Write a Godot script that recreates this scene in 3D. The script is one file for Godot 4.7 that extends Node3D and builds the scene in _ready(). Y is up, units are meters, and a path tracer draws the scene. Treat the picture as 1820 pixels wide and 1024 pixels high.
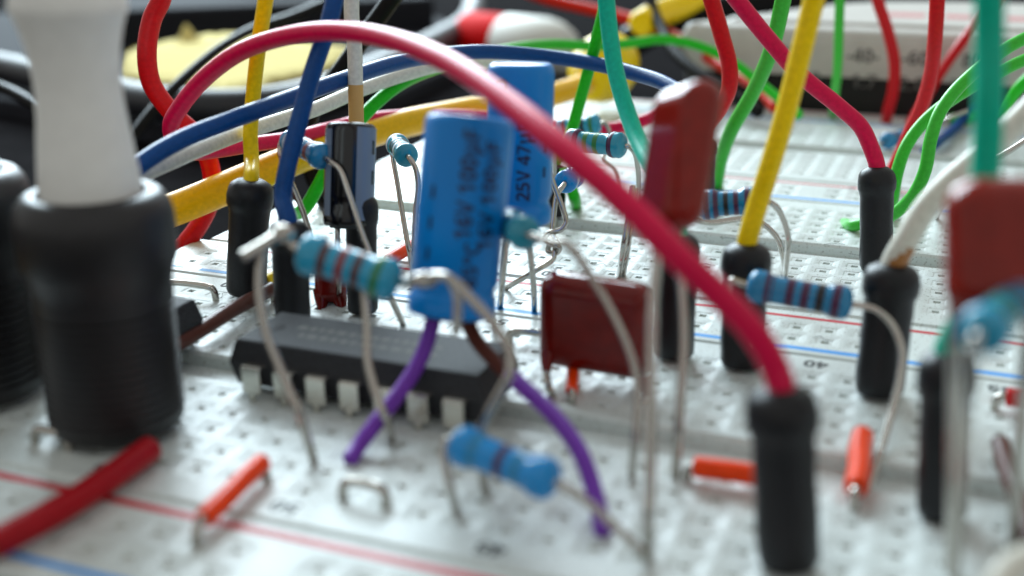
extends Node3D
# Everything is given in millimetres (V) and built at its real size in metres.
const MM := 0.001
const PITCH := 2.54
var taken := {}
var org := Vector3.ZERO
var cur: Node3D
var mats := {}
var tex := {}
var rng := RandomNumberGenerator.new()

func V(x: float, y: float, z: float) -> Vector3:
	return Vector3(x, y, z)

# ---------------------------------------------------------------- naming
func numbered(called: String) -> String:
	var n: int = taken.get(called, -1) + 1
	taken[called] = n
	return called if n == 0 else "%s_%03d" % [called, n]

func thing(called: String, label: String, category: String, at: Vector3, group := "") -> Node3D:
	var o := Node3D.new()
	o.name = numbered(called)
	add_child(o)
	o.position = at * MM
	o.set_meta("label", label)
	o.set_meta("category", category)
	if group:
		o.set_meta("group", group)
	org = at
	cur = o
	return o

func part(called: String, mesh: Mesh, m: Material, parent: Node3D = null) -> MeshInstance3D:
	var o := MeshInstance3D.new()
	o.name = called
	o.mesh = mesh
	o.material_override = m
	(parent if parent else cur).add_child(o, true)
	return o

func structure(called: String, mesh: Mesh, m: Material) -> MeshInstance3D:
	var o := MeshInstance3D.new()
	o.name = called
	o.mesh = mesh
	o.material_override = m
	add_child(o, true)
	o.set_meta("kind", "structure")
	return o

# ---------------------------------------------------------------- materials
func noise(key: String, freq: float, octaves: int, size: int, lo: Color, hi: Color, normal := false, strength := 2.0) -> NoiseTexture2D:
	if tex.has(key):
		return tex[key]
	var n := FastNoiseLite.new()
	n.seed = hash(key) % 1000
	n.noise_type = FastNoiseLite.TYPE_SIMPLEX_SMOOTH
	n.frequency = freq
	n.fractal_octaves = octaves
	var t := NoiseTexture2D.new()
	t.width = size
	t.height = size
	t.seamless = true
	t.noise = n
	if normal:
		t.as_normal_map = true
		t.bump_strength = strength
	else:
		var g := Gradient.new()
		g.set_color(0, lo)
		g.set_color(1, hi)
		t.color_ramp = g
	tex[key] = t
	return t

func mat(key: String, c: Color, rough: float, spec := 0.5, metal := 0.0) -> StandardMaterial3D:
	if mats.has(key):
		return mats[key]
	var m := StandardMaterial3D.new()
	m.resource_name = key
	m.albedo_color = c
	m.roughness = rough
	m.metallic_specular = spec
	m.metallic = metal
	mats[key] = m
	return m

func grained(m: StandardMaterial3D, tile_mm: float, lo: float, hi: float, bump := 0.0, fine := 0.02) -> StandardMaterial3D:
	var k := 1000.0 / tile_mm
	m.uv1_triplanar = true
	m.uv1_scale = Vector3(k, k, k)
	m.uv1_triplanar_sharpness = 4.0
	m.albedo_texture = noise("grain%.2f%.2f" % [lo, hi], fine, 4, 512, Color(lo, lo, lo), Color(hi, hi, hi))
	if bump > 0.0:
		m.normal_enabled = true
		m.normal_texture = noise("bump", 0.03, 4, 512, Color.BLACK, Color.WHITE, true, 3.0)
		m.normal_scale = bump
	return m

func wire_mat(key: String, c: Color) -> StandardMaterial3D:
	if mats.has(key):
		return mats[key]
	var m := mat(key, c, 0.33, 0.32)
	return grained(m, 9.0, 0.88, 1.0, 0.2, 0.03)

# ---------------------------------------------------------------- shapes (all points in mm, local to the thing's base)
func smooth_path(pts: Array, sub: int) -> PackedVector3Array:
	var out := PackedVector3Array()
	var n := pts.size()
	for i in n - 1:
		var p1: Vector3 = pts[i]
		var p2: Vector3 = pts[i + 1]
		var p0: Vector3 = pts[i - 1] if i > 0 else p1 * 2.0 - p2
		var p3: Vector3 = pts[i + 2] if i + 2 < n else p2 * 2.0 - p1
		var t1 := sqrt(maxf(p0.distance_to(p1), 0.001))
		var t2 := t1 + sqrt(maxf(p1.distance_to(p2), 0.001))
		var t3 := t2 + sqrt(maxf(p2.distance_to(p3), 0.001))
		for k in sub:
			var t := lerpf(t1, t2, float(k) / sub)
			var a1 := p0 * ((t1 - t) / t1) + p1 * (t / t1)
			var a2 := p1 * ((t2 - t) / (t2 - t1)) + p2 * ((t - t1) / (t2 - t1))
			var a3 := p2 * ((t3 - t) / (t3 - t2)) + p3 * ((t - t2) / (t3 - t2))
			var b1 := a1 * ((t2 - t) / t2) + a2 * (t / t2)
			var b2 := a2 * ((t3 - t) / (t3 - t1)) + a3 * ((t - t1) / (t3 - t1))
			out.append(b1 * ((t2 - t) / (t2 - t1)) + b2 * ((t - t1) / (t2 - t1)))
	out.append(pts[n - 1])
	return out

func tri(st: SurfaceTool, p: Array, n: Array) -> void:
	# clockwise seen from the side its normals point to
	var out: Vector3 = n[0] + n[1] + n[2]
	var order := [0, 1, 2] if (p[2] - p[0]).cross(p[1] - p[0]).dot(out) >= 0.0 else [0, 2, 1]
	for i in order:
		st.set_normal(n[i])
		st.add_vertex((p[i] - org) * MM)

func face(st: SurfaceTool, a: Vector3, b: Vector3, c: Vector3, out: Vector3) -> void:
	for q in ([a, b, c] if (c - a).cross(b - a).dot(out) >= 0.0 else [a, c, b]):
		st.add_vertex((q - org) * MM)

func ring_strip(st: SurfaceTool, a: Array, b: Array, na: Array, nb: Array) -> void:
	var s := a.size()
	for k in s:
		var j := (k + 1) % s
		tri(st, [a[k], b[k], b[j]], [na[k], nb[k], nb[j]])
		tri(st, [a[k], b[j], a[j]], [na[k], nb[j], na[j]])

func add_tube(st: SurfaceTool, pts: Array, r: float, sides := 12, sub := 7, wobble := 0.0) -> void:
	var path := smooth_path(pts, sub) if sub > 1 else PackedVector3Array(pts)
	var n := path.size()
	var up := Vector3.UP
	var rings := []
	var norms := []
	for i in n:
		var t := (path[mini(i + 1, n - 1)] - path[maxi(i - 1, 0)]).normalized()
		if i == 0:
			up = Vector3.RIGHT if absf(t.y) > 0.8 else Vector3.UP
		var side := t.cross(up).normalized()
		up = side.cross(t).normalized()
		var ring := []
		var nn := []
		var rr := r * (1.0 + wobble * rng.randf_range(-1.0, 1.0))
		for k in sides:
			var a := TAU * k / sides
			var d := side * cos(a) + up * sin(a)
			ring.append(path[i] + d * rr)
			nn.append(d)
		if i == 0 or i == n - 1:          # softened cut end
			var f := -t if i == 0 else t
			var cap := []
			var cn := []
			var flat := []
			for k in sides:
				cap.append(path[i] + (ring[k] - path[i]) * 0.8 + f * r * 0.18)
				cn.append((nn[k] + f).normalized())
				flat.append(f)
			var centre: Vector3 = path[i] + f * r * 0.18
			if i == 0:
				for k in sides:
					tri(st, [centre, cap[k], cap[(k + 1) % sides]], [f, f, f])
				ring_strip(st, cap, ring, cn, nn)
			else:
				ring_strip(st, ring, cap, nn, cn)
				for k in sides:
					tri(st, [centre, cap[(k + 1) % sides], cap[k]], [f, f, f])
		rings.append(ring)
		norms.append(nn)
	for i in n - 1:
		ring_strip(st, rings[i], rings[i + 1], norms[i], norms[i + 1])

func tube(pts: Array, r: float, sides := 12, sub := 7, wobble := 0.0) -> ArrayMesh:
	var st := SurfaceTool.new()
	st.begin(Mesh.PRIMITIVE_TRIANGLES)
	add_tube(st, pts, r, sides, sub, wobble)
	return st.commit()

# a turned shape: profile of (radius, distance along the axis)
func lathe(prof: Array, from: Vector3, axis: Vector3, sides := 24, dent := 0.0) -> ArrayMesh:
	var st := SurfaceTool.new()
	st.begin(Mesh.PRIMITIVE_TRIANGLES)
	var t := axis.normalized()
	var u := t.cross(Vector3.RIGHT if absf(t.y) > 0.8 else Vector3.UP).normalized()
	var w := u.cross(t).normalized()
	var bump := []
	for k in sides:
		bump.append(1.0 + dent * rng.randf_range(-1.0, 1.0))
	var m := prof.size()
	var seg := []
	for i in m - 1:
		var d: Vector2 = prof[i + 1] - prof[i]
		seg.append(Vector2(d.y, -d.x).normalized())
	for i in m - 1:
		var n0: Vector2 = seg[i]
		var n1: Vector2 = seg[i]
		if i > 0 and seg[i].dot(seg[i - 1]) > 0.6:
			n0 = (seg[i] + seg[i - 1]).normalized()
		if i < m - 2 and seg[i].dot(seg[i + 1]) > 0.6:
			n1 = (seg[i] + seg[i + 1]).normalized()
		var a := []
		var b := []
		var na := []
		var nb := []
		for k in sides:
			var ang := TAU * k / sides
			var e := u * cos(ang) + w * sin(ang)
			var wob: float = bump[k] if dent > 0.0 else 1.0
			var w2 := 1.0 + dent * 0.6 * sin(ang * 3.0 + i * 1.7)
			var w3 := 1.0 + dent * 0.6 * sin(ang * 3.0 + (i + 1) * 1.7)
			a.append(from + t * prof[i].y + e * prof[i].x * wob * w2)
			b.append(from + t * prof[i + 1].y + e * prof[i + 1].x * wob * w3)
			na.append((e * n0.x + t * n0.y).normalized())
			nb.append((e * n1.x + t * n1.y).normalized())
		ring_strip(st, a, b, na, nb)
	return st.commit()

# a box with rounded edges; u, v, w are its half axes
func add_brick(st: SurfaceTool, c: Vector3, u: Vector3, v: Vector3, w: Vector3, r: float, arc := 2) -> void:
	var h := Vector3(u.length(), v.length(), w.length())
	r = minf(r, minf(h.x, minf(h.y, h.z)) * 0.98)
	var b := [u.normalized(), v.normalized(), w.normalized()]
	var inner := h - Vector3(r, r, r)
	for axis in 3:
		var i1 := (axis + 1) % 3
		var i2 := (axis + 2) % 3
		var s1 := []
		var s2 := []
		for k in arc + 1:
			s1.append(-inner[i1] - r * tan(PI / 4.0 * (arc - k) / arc))
			s2.append(-inner[i2] - r * tan(PI / 4.0 * (arc - k) / arc))
		for k in arc + 1:
			s1.append(inner[i1] + r * tan(PI / 4.0 * k / arc))
			s2.append(inner[i2] + r * tan(PI / 4.0 * k / arc))
		for side in [-1.0, 1.0]:
			var pos := []
			var nor := []
			for x in s1:
				var row := []
				var rn := []
				for y in s2:
					var p := Vector3.ZERO
					p[axis] = h[axis] * side
					p[i1] = x
					p[i2] = y
					var q := p.clamp(-inner, inner)
					var d := (p - q).normalized()
					var g: Vector3 = q + d * r
					row.append(c + b[0] * g.x + b[1] * g.y + b[2] * g.z)
					rn.append(b[0] * d.x + b[1] * d.y + b[2] * d.z)
				pos.append(row)
				nor.append(rn)
			for i in s1.size() - 1:
				for j in s2.size() - 1:
					var q4 := [[i, j], [i + 1, j], [i + 1, j + 1], [i, j + 1]]
					if side > 0.0:
						q4.reverse()
					for f in [[0, 1, 2], [0, 2, 3]]:
						tri(st, f.map(func(e): return pos[q4[e][0]][q4[e][1]]), f.map(func(e): return nor[q4[e][0]][q4[e][1]]))

func brick(c: Vector3, u: Vector3, v: Vector3, w: Vector3, r: float, arc := 2) -> ArrayMesh:
	var st := SurfaceTool.new()
	st.begin(Mesh.PRIMITIVE_TRIANGLES)
	add_brick(st, c, u, v, w, r, arc)
	return st.commit()

func box(lo: Vector3, hi: Vector3, r := 0.1, arc := 1) -> ArrayMesh:
	var h := (hi - lo) * 0.5
	return brick((lo + hi) * 0.5, Vector3(h.x, 0, 0), Vector3(0, h.y, 0), Vector3(0, 0, h.z), r, arc)

# a slab with the given outline (its top), rounded along the top edge
func slab(outline: Array, drop: float, r: float, rough_top := 0.0) -> ArrayMesh:
	var st := SurfaceTool.new()
	st.begin(Mesh.PRIMITIVE_TRIANGLES)
	var loop := smooth_path(outline + [outline[0]], 5)
	loop.remove_at(loop.size() - 1)
	var n := loop.size()
	var mid := Vector3.ZERO
	for p in loop:
		mid += p / n
	var normals := []
	var turn := 0.0
	for i in n:
		var along := loop[(i + 1) % n] - loop[(i + n - 1) % n]
		var o := Vector3(along.z, 0, -along.x).normalized()
		normals.append(o)
		turn += o.dot(loop[i] - mid)
	var rings := []
	for step in [[0.0, 0.0], [0.3, -0.04], [0.7, -0.3], [1.0, -1.0]]:
		var ring := []
		for i in n:
			var out: Vector3 = normals[i] * signf(turn)
			var q: Vector3 = loop[i] - out * r * (1.0 - step[0]) + Vector3(0, step[1] * r, 0)
			ring.append(q + Vector3(0, rng.randf_range(-1, 1), 0) * rough_top * (1.0 if step[1] > -0.5 else 0.0))
		rings.append(ring)
	var low := []
	for q in rings[3]:
		low.append(q - Vector3(0, drop - r, 0))
	rings.append(low)
	for i in n:
		var j := (i + 1) % n
		var top := mid + Vector3(0, rough_top, 0)
		for k in 4:                       # top in rings so that it can be uneven
			var f0 := k / 4.0
			var f1 := (k + 1) / 4.0
			var a: Vector3 = top.lerp(rings[0][i], f0)
			var b: Vector3 = top.lerp(rings[0][i], f1)
			var c: Vector3 = top.lerp(rings[0][j], f1)
			var d: Vector3 = top.lerp(rings[0][j], f0)
			st.set_smooth_group(0)
			face(st, a, b, c, Vector3.UP)
			face(st, a, c, d, Vector3.UP)
		var away: Vector3 = normals[i] * signf(turn) + Vector3.UP * 0.02
		for k in 4:
			face(st, rings[k][i], rings[k + 1][i], rings[k + 1][j], away)
			face(st, rings[k][i], rings[k + 1][j], rings[k][j], away)
	st.generate_normals()
	return st.commit()

# lettering bent round a cylinder: reads along the axis
func letters_round(text: String, size_mm: float, base: Vector3, axis: Vector3, facing: Vector3, r: float, along: float, round_mm: float, flip := 1.0) -> ArrayMesh:
	var tm := TextMesh.new()
	var f := SystemFont.new()
	f.font_names = ["Droid Sans"]
	f.font_weight = 700
	tm.font = f
	tm.text = text
	tm.font_size = 48
	tm.pixel_size = 0.01
	tm.depth = 0.02
	tm.curve_step = 1.5
	var s := size_mm / (0.48 * 0.72)
	var ar := tm.surface_get_arrays(0)
	var vs: PackedVector3Array = ar[Mesh.ARRAY_VERTEX]
	var ix: PackedInt32Array = ar[Mesh.ARRAY_INDEX]
	var t := axis.normalized()
	var e := (facing - t * facing.dot(t)).normalized()
	var g := t.cross(e)
	var st := SurfaceTool.new()
	st.begin(Mesh.PRIMITIVE_TRIANGLES)
	for i in ix.size():
		var q := vs[ix[i]] * s
		var ang := (round_mm - q.y * flip) / r
		var d := e * cos(ang) + g * sin(ang)
		st.set_normal(d)
		st.add_vertex((base + t * (along + q.x * flip) + d * (r + 0.025 + (0.02 if q.z > 0.0 else 0.0)) - org) * MM)
	return st.commit()

func flat_text(called: String, text: String, size_mm: float, at: Vector3, turned: Basis, m: Material) -> void:
	var tm := TextMesh.new()
	var f := SystemFont.new()
	f.font_names = ["Droid Sans"]
	f.font_weight = 700
	tm.font = f
	tm.text = text
	tm.font_size = 48
	tm.pixel_size = 0.001
	tm.depth = 0.0008
	tm.curve_step = 1.0
	var o := part(called, tm, m)
	var s := size_mm * MM / (0.048 * 0.72)
	o.transform = Transform3D(turned.scaled_local(Vector3(s, s, s)), (at - org) * MM)

# ---------------------------------------------------------------- components
var metal: StandardMaterial3D
var dull_metal: StandardMaterial3D
var shrink: StandardMaterial3D

# a jumper lead: insulated wire, heat-shrunk sleeve and the pin under it
func lead(label: String, pts: Array, r: float, m: Material, base: Vector3, top: Vector3, sleeve_r: float, tan_neck := 0.0) -> void:
	thing("jumper_lead", label, "jumper lead", base, "jumper leads with shrink-wrapped pins")
	var axis := top - base
	var len_mm := axis.length()
	var t := axis.normalized()
	var R := sleeve_r
	var prof := [Vector2(0.0, 0.0), Vector2(R * 0.86, 0.0), Vector2(R * 0.96, R * 0.22)]
	for k in range(1, 9):
		prof.append(Vector2(R * (0.97 + rng.randf_range(-0.015, 0.02)), len_mm * 0.7 * k / 8.0 + R * 0.1))
	prof.append_array([Vector2(R * 1.03, len_mm * 0.76), Vector2(R * 1.11, len_mm * 0.79), Vector2(R * 1.12, len_mm * 0.86), Vector2(R * 1.06, len_mm * 0.92), Vector2(R * 0.93, len_mm * 0.96), Vector2(R * 0.66, len_mm * 0.99), Vector2(r * 1.0, len_mm)])
	part("sleeve", lathe(prof, base, axis, 28, 0.02), shrink)
	part("pin", tube([base + Vector3(0, -1.6, 0), base + t * 0.6], 0.34, 8, 1), dull_metal)
	var all := [top - t * 2.0, top] + pts
	part("wire", tube(all, r, 16, 8), m)
	if tan_neck > 0.0:
		var first: Vector3 = pts[0]
		var dir := (first - top)
		part("flux_stain", tube([top - t * 0.3, top + dir.normalized() * tan_neck * 0.5, top + dir.normalized() * tan_neck], r * 1.025, 16, 4), mats["flux"])

func leg(pts: Array, r := 0.27, called := "lead", m: Material = null) -> void:
	part(called, tube(pts, r, 8, 6), m if m else metal)

# bands are [place along the body 0..1, material]
func resistor(called: String, label: String, a: Vector3, b: Vector3, r: float, body: Material, bands: Array, lead_a: Array, lead_b: Array, group := "blue banded resistors", wire_r := 0.25) -> void:
	thing(called, label, "resistor", a, group)
	var L := a.distance_to(b)
	var rad := func(f: float) -> float:
		var e := minf(f, 1.0 - f) * L
		var d := clampf((e - 1.25) / 0.5, 0.0, 1.0)
		return r * lerpf(1.0, 0.82, d * d * (3.0 - 2.0 * d))
	var prof := [Vector2(0.0, 0.0), Vector2(r * 0.4, 0.03), Vector2(r * 0.72, 0.14), Vector2(r * 0.93, 0.36)]
	for k in 21:
		var f := lerpf(0.085, 0.915, k / 20.0)
		prof.append(Vector2(rad.call(f), f * L))
	prof.append_array([Vector2(r * 0.93, L - 0.36), Vector2(r * 0.72, L - 0.14), Vector2(r * 0.4, L - 0.03), Vector2(0.0, L)])
	part("body", lathe(prof, a, b - a, 24), body)
	for bd in bands:
		var bp := []
		var w := 0.075
		bp.append(Vector2(rad.call(bd[0]) - 0.03, (bd[0] - w * 0.5) * L))
		for k in 5:
			var f: float = bd[0] + w * (k / 4.0 - 0.5)
			bp.append(Vector2(rad.call(f) + 0.02, f * L))
		bp.append(Vector2(rad.call(bd[0]) - 0.03, (bd[0] + w * 0.5) * L))
		part("colour_band", lathe(bp, a, b - a, 24), bd[1])
	if lead_a:
		part("lead", tube([a + (b - a) * 0.05] + lead_a, wire_r, 8, 6), metal)
	if lead_b:
		part("lead", tube([b + (a - b) * 0.05] + lead_b, wire_r, 8, 6), metal)

func film_capacitor(label: String, c: Vector3, u: Vector3, v: Vector3, w: Vector3, r: float, m: Material, legs: Array, leg_r := 0.28, collars := false) -> void:
	thing("film_capacitor", label, "capacitor", c, "dark red dipped capacitors")
	var st := SurfaceTool.new()
	st.begin(Mesh.PRIMITIVE_TRIANGLES)
	add_brick(st, c, u, v, w, r, 4)
	part("body", st.commit(), m)
	for l in legs:
		leg(l, leg_r, "lead")
		var k := 1.0 if collars else 0.72
		var p0: Vector3 = l[0]
		var p1: Vector3 = l[1]
		var d := (p1 - p0).normalized()
		part("dipped_collar", lathe([Vector2(0.75 * k, -0.8), Vector2(0.62 * k, 0.0), Vector2(0.46 * k, 0.55), Vector2(0.3, 1.1 * k)], p0, d, 14), m)

# board jumper: stripped wire pushed into two holes, with or without insulation between
func jumper(called: String, label: String, category: String, a: Vector3, b: Vector3, m: Material, r: float, h: float, bare_a: float, bare_b: float, group: String) -> void:
	thing(called, label, category, a, group)
	var ha := Vector3(a.x, 0, a.z)
	var hb := Vector3(b.x, 0, b.z)
	var d := (hb - ha).normalized()
	var up := Vector3(0, h, 0)
	part("wire_core", tube([ha + Vector3(0, -1.5, 0), ha + up * 0.5, ha + up * 0.86 + d * 0.18, ha + up + d * 0.5, hb + up - d * 0.5, hb + up * 0.86 - d * 0.18, hb + up * 0.5, hb + Vector3(0, -1.5, 0)], 0.3, 10, 5), metal)
	if m:
		var p0 := ha + up + d * bare_a
		var p1 := hb + up - d * bare_b
		part("insulation", tube([p0, p0.lerp(p1, 0.33) + Vector3(0, 0.06, 0) + d.cross(Vector3.UP) * 0.05 * r * p0.distance_to(p1) * (1.0 if r > 0.8 else 0.3), p0.lerp(p1, 0.66) + Vector3(0, 0.03, 0) + d.cross(Vector3.UP) * 0.04 * r * p0.distance_to(p1) * (1.0 if r > 0.8 else -0.2), p1], r, 16, 6), m)

# ---------------------------------------------------------------- breadboards
var plastic: StandardMaterial3D
var contact: StandardMaterial3D

func hole(st: SurfaceTool, sb: SurfaceTool, x: float, z: float) -> void:
	var half_cell := PITCH * 0.5
	var sizes := [half_cell, 1.13, 0.7, 0.64, 0.3, 0.26]
	var ys := [0.0, 0.0, -0.06, -0.1, -0.12, -0.34]
	for k in 5:
		for q in 4:
			var s: Array = [[-1, -1], [1, -1], [1, 1], [-1, 1]]
			var i: Array = s[q]
			var j: Array = s[(q + 1) % 4]
			var a := Vector3(x + i[0] * sizes[k], ys[k], z + i[1] * sizes[k])
			var b := Vector3(x + j[0] * sizes[k], ys[k], z + j[1] * sizes[k])
			var c := Vector3(x + j[0] * sizes[k + 1], ys[k + 1], z + j[1] * sizes[k + 1])
			var d := Vector3(x + i[0] * sizes[k + 1], ys[k + 1], z + i[1] * sizes[k + 1])
			var n := (c - a).cross(b - a).normalized()
			if n.y < 0.0:
				n = -n
			tri(st, [a, b, c], [n, n, n])
			tri(st, [a, c, d], [n, n, n])
	var f := 0.26
	var p := [Vector3(x - f, -0.34, z - f), Vector3(x + f, -0.34, z - f), Vector3(x + f, -0.34, z + f), Vector3(x - f, -0.34, z + f)]
	tri(sb, [p[0], p[1], p[2]], [Vector3.UP, Vector3.UP, Vector3.UP])
	tri(sb, [p[0], p[2], p[3]], [Vector3.UP, Vector3.UP, Vector3.UP])

func quad(st: SurfaceTool, x0: float, x1: float, z0: float, z1: float, y: float) -> void:
	var p := [Vector3(x0, y, z0), Vector3(x1, y, z0), Vector3(x1, y, z1), Vector3(x0, y, z1)]
	tri(st, [p[0], p[1], p[2]], [Vector3.UP, Vector3.UP, Vector3.UP])
	tri(st, [p[0], p[2], p[3]], [Vector3.UP, Vector3.UP, Vector3.UP])

# one block of the board: body with its edges, and a top pierced by the given rows and columns of holes
func board_block(called: String, x0: float, x1: float, z0: float, z1: float, rows: Array, cols: Array, holes_called: String) -> void:
	var st := SurfaceTool.new()
	st.begin(Mesh.PRIMITIVE_TRIANGLES)
	var sb := SurfaceTool.new()
	sb.begin(Mesh.PRIMITIVE_TRIANGLES)
	var ch := 0.25
	# outer walls with a chamfer
	for e in [[Vector3(x0, 0, z1), Vector3(x1, 0, z1), Vector3(0, 0, 1)], [Vector3(x1, 0, z0), Vector3(x0, 0, z0), Vector3(0, 0, -1)], [Vector3(x0, 0, z0), Vector3(x0, 0, z1), Vector3(-1, 0, 0)], [Vector3(x1, 0, z1), Vector3(x1, 0, z0), Vector3(1, 0, 0)]]:
		var n: Vector3 = e[2]
		var t: Vector3 = (e[1] - e[0]).normalized()
		var a: Vector3 = e[0] - n * ch + t * ch
		var b: Vector3 = e[1] - n * ch - t * ch
		var c: Vector3 = e[1] - Vector3(0, ch, 0)
		var d: Vector3 = e[0] - Vector3(0, ch, 0)
		var n2 := (n + Vector3.UP).normalized()
		tri(st, [d, c, b], [n2, n2, n2])
		tri(st, [d, b, a], [n2, n2, n2])
		var c2: Vector3 = e[1] - Vector3(0, 8.4, 0)
		var d2: Vector3 = e[0] - Vector3(0, 8.4, 0)
		tri(st, [d2, c2, c], [n, n, n])
		tri(st, [d2, c, d], [n, n, n])
	var h := PITCH * 0.5
	var cx0: float = x0 + ch
	var cx1: float = x1 - ch
	var z := z0 + ch
	for rz in rows:
		if rz - h > z + 0.001:
			quad(st, cx0, cx1, z, rz - h, 0.0)
		var x := cx0
		for c in cols:
			if c - h > x + 0.001:
				quad(st, x, c - h, rz - h, rz + h, 0.0)
			hole(st, sb, c, rz)
			x = c + h
		quad(st, x, cx1, rz - h, rz + h, 0.0)
		z = rz + h
	quad(st, cx0, cx1, z, z1 - ch, 0.0)
	var o := part(called, st.commit(), plastic)
	var c := part(holes_called, sb.commit(), contact, o)
	c.set_meta("kind", "stuff")

func breadboard(label: String, zc: float, near_rail: bool, far_rail: bool, x0: float, x1: float, ink: Array, numbers: bool) -> void:
	thing("breadboard", label, "breadboard", V(0, -8.4, zc), "white solderless breadboards laid in rows")
	var cols := []
	for c in range(-18, 45):
		if c * PITCH > x0 and c * PITCH < x1:
			cols.append(c * PITCH)
	var P := PITCH
	# near half, trough floor, far half
	board_block("main_block", x0, x1, zc + 0.72 * P, zc + 7.0 * P, [zc + 1.5 * P, zc + 2.5 * P, zc + 3.5 * P, zc + 4.5 * P, zc + 5.5 * P], cols, "contact_strip")
	board_block("main_block", x0, x1, zc - 7.0 * P, zc - 0.72 * P, [zc - 5.5 * P, zc - 4.5 * P, zc - 3.5 * P, zc - 2.5 * P, zc - 1.5 * P], cols, "contact_strip")
	part("trough_floor", box(V(x0 + 0.3, -8.3, zc - 0.74 * P), V(x1 - 0.3, -1.05, zc + 0.74 * P), 0.05), plastic)
	var rails := []
	if near_rail:
		rails.append(1.0)
	if far_rail:
		rails.append(-1.0)
	for s in rails:
		var rc := []
		for i in cols.size():
			if i % 6 != 2:
				rc.append(cols[i])
		var za: float = zc + s * 8.35 * P
		var zb: float = zc + s * 9.35 * P
		board_block("power_rail", x0, x1, minf(zc + s * 7.04 * P, zc + s * 10.78 * P), maxf(zc + s * 7.04 * P, zc + s * 10.78 * P), [minf(za, zb), maxf(za, zb)], rc, "contact_strip")
		var inner: Material = ink[0] if s > 0.0 else ink[1]
		var outer: Material = ink[1] if s > 0.0 else ink[0]
		part("rail_stripe", box(V(x0 + 6.0, -0.1, zc + s * 7.5 * P - 0.32), V(x1 - 6.0, 0.012, zc + s * 7.5 * P + 0.32), 0.004), inner)
		part("rail_stripe", box(V(x0 + 6.0, -0.1, zc + s * 10.2 * P - 0.27), V(x1 - 6.0, 0.012, zc + s * 10.2 * P + 0.27), 0.004), outer)
		for k in 2:          # plus and minus marks at the end of the stripes
			var zz: float = zc + s * (7.5 if k == 0 else 10.2) * P
			var mm: Material = inner if k == 0 else outer
			part("rail_mark", box(V(x0 + 2.6, -0.1, zz - 0.16), V(x0 + 4.2, 0.012, zz + 0.16), 0.004), mm)
			if mm == ink[0]:
				part("rail_mark", box(V(x0 + 3.24, -0.1, zz - 0.8), V(x0 + 3.56, 0.014, zz + 0.8), 0.004), mm)
	if numbers:
		for c in range(-15, 45, 5):
			for s in [-1.0, 1.0]:
				flat_text("column_number", str(45 - c), 1.2, V(c * P, 0.01, zc + s * 6.38 * P), Basis(Vector3.UP, PI) * Basis(Vector3.RIGHT, -PI / 2.0), mats["print"])

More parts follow.
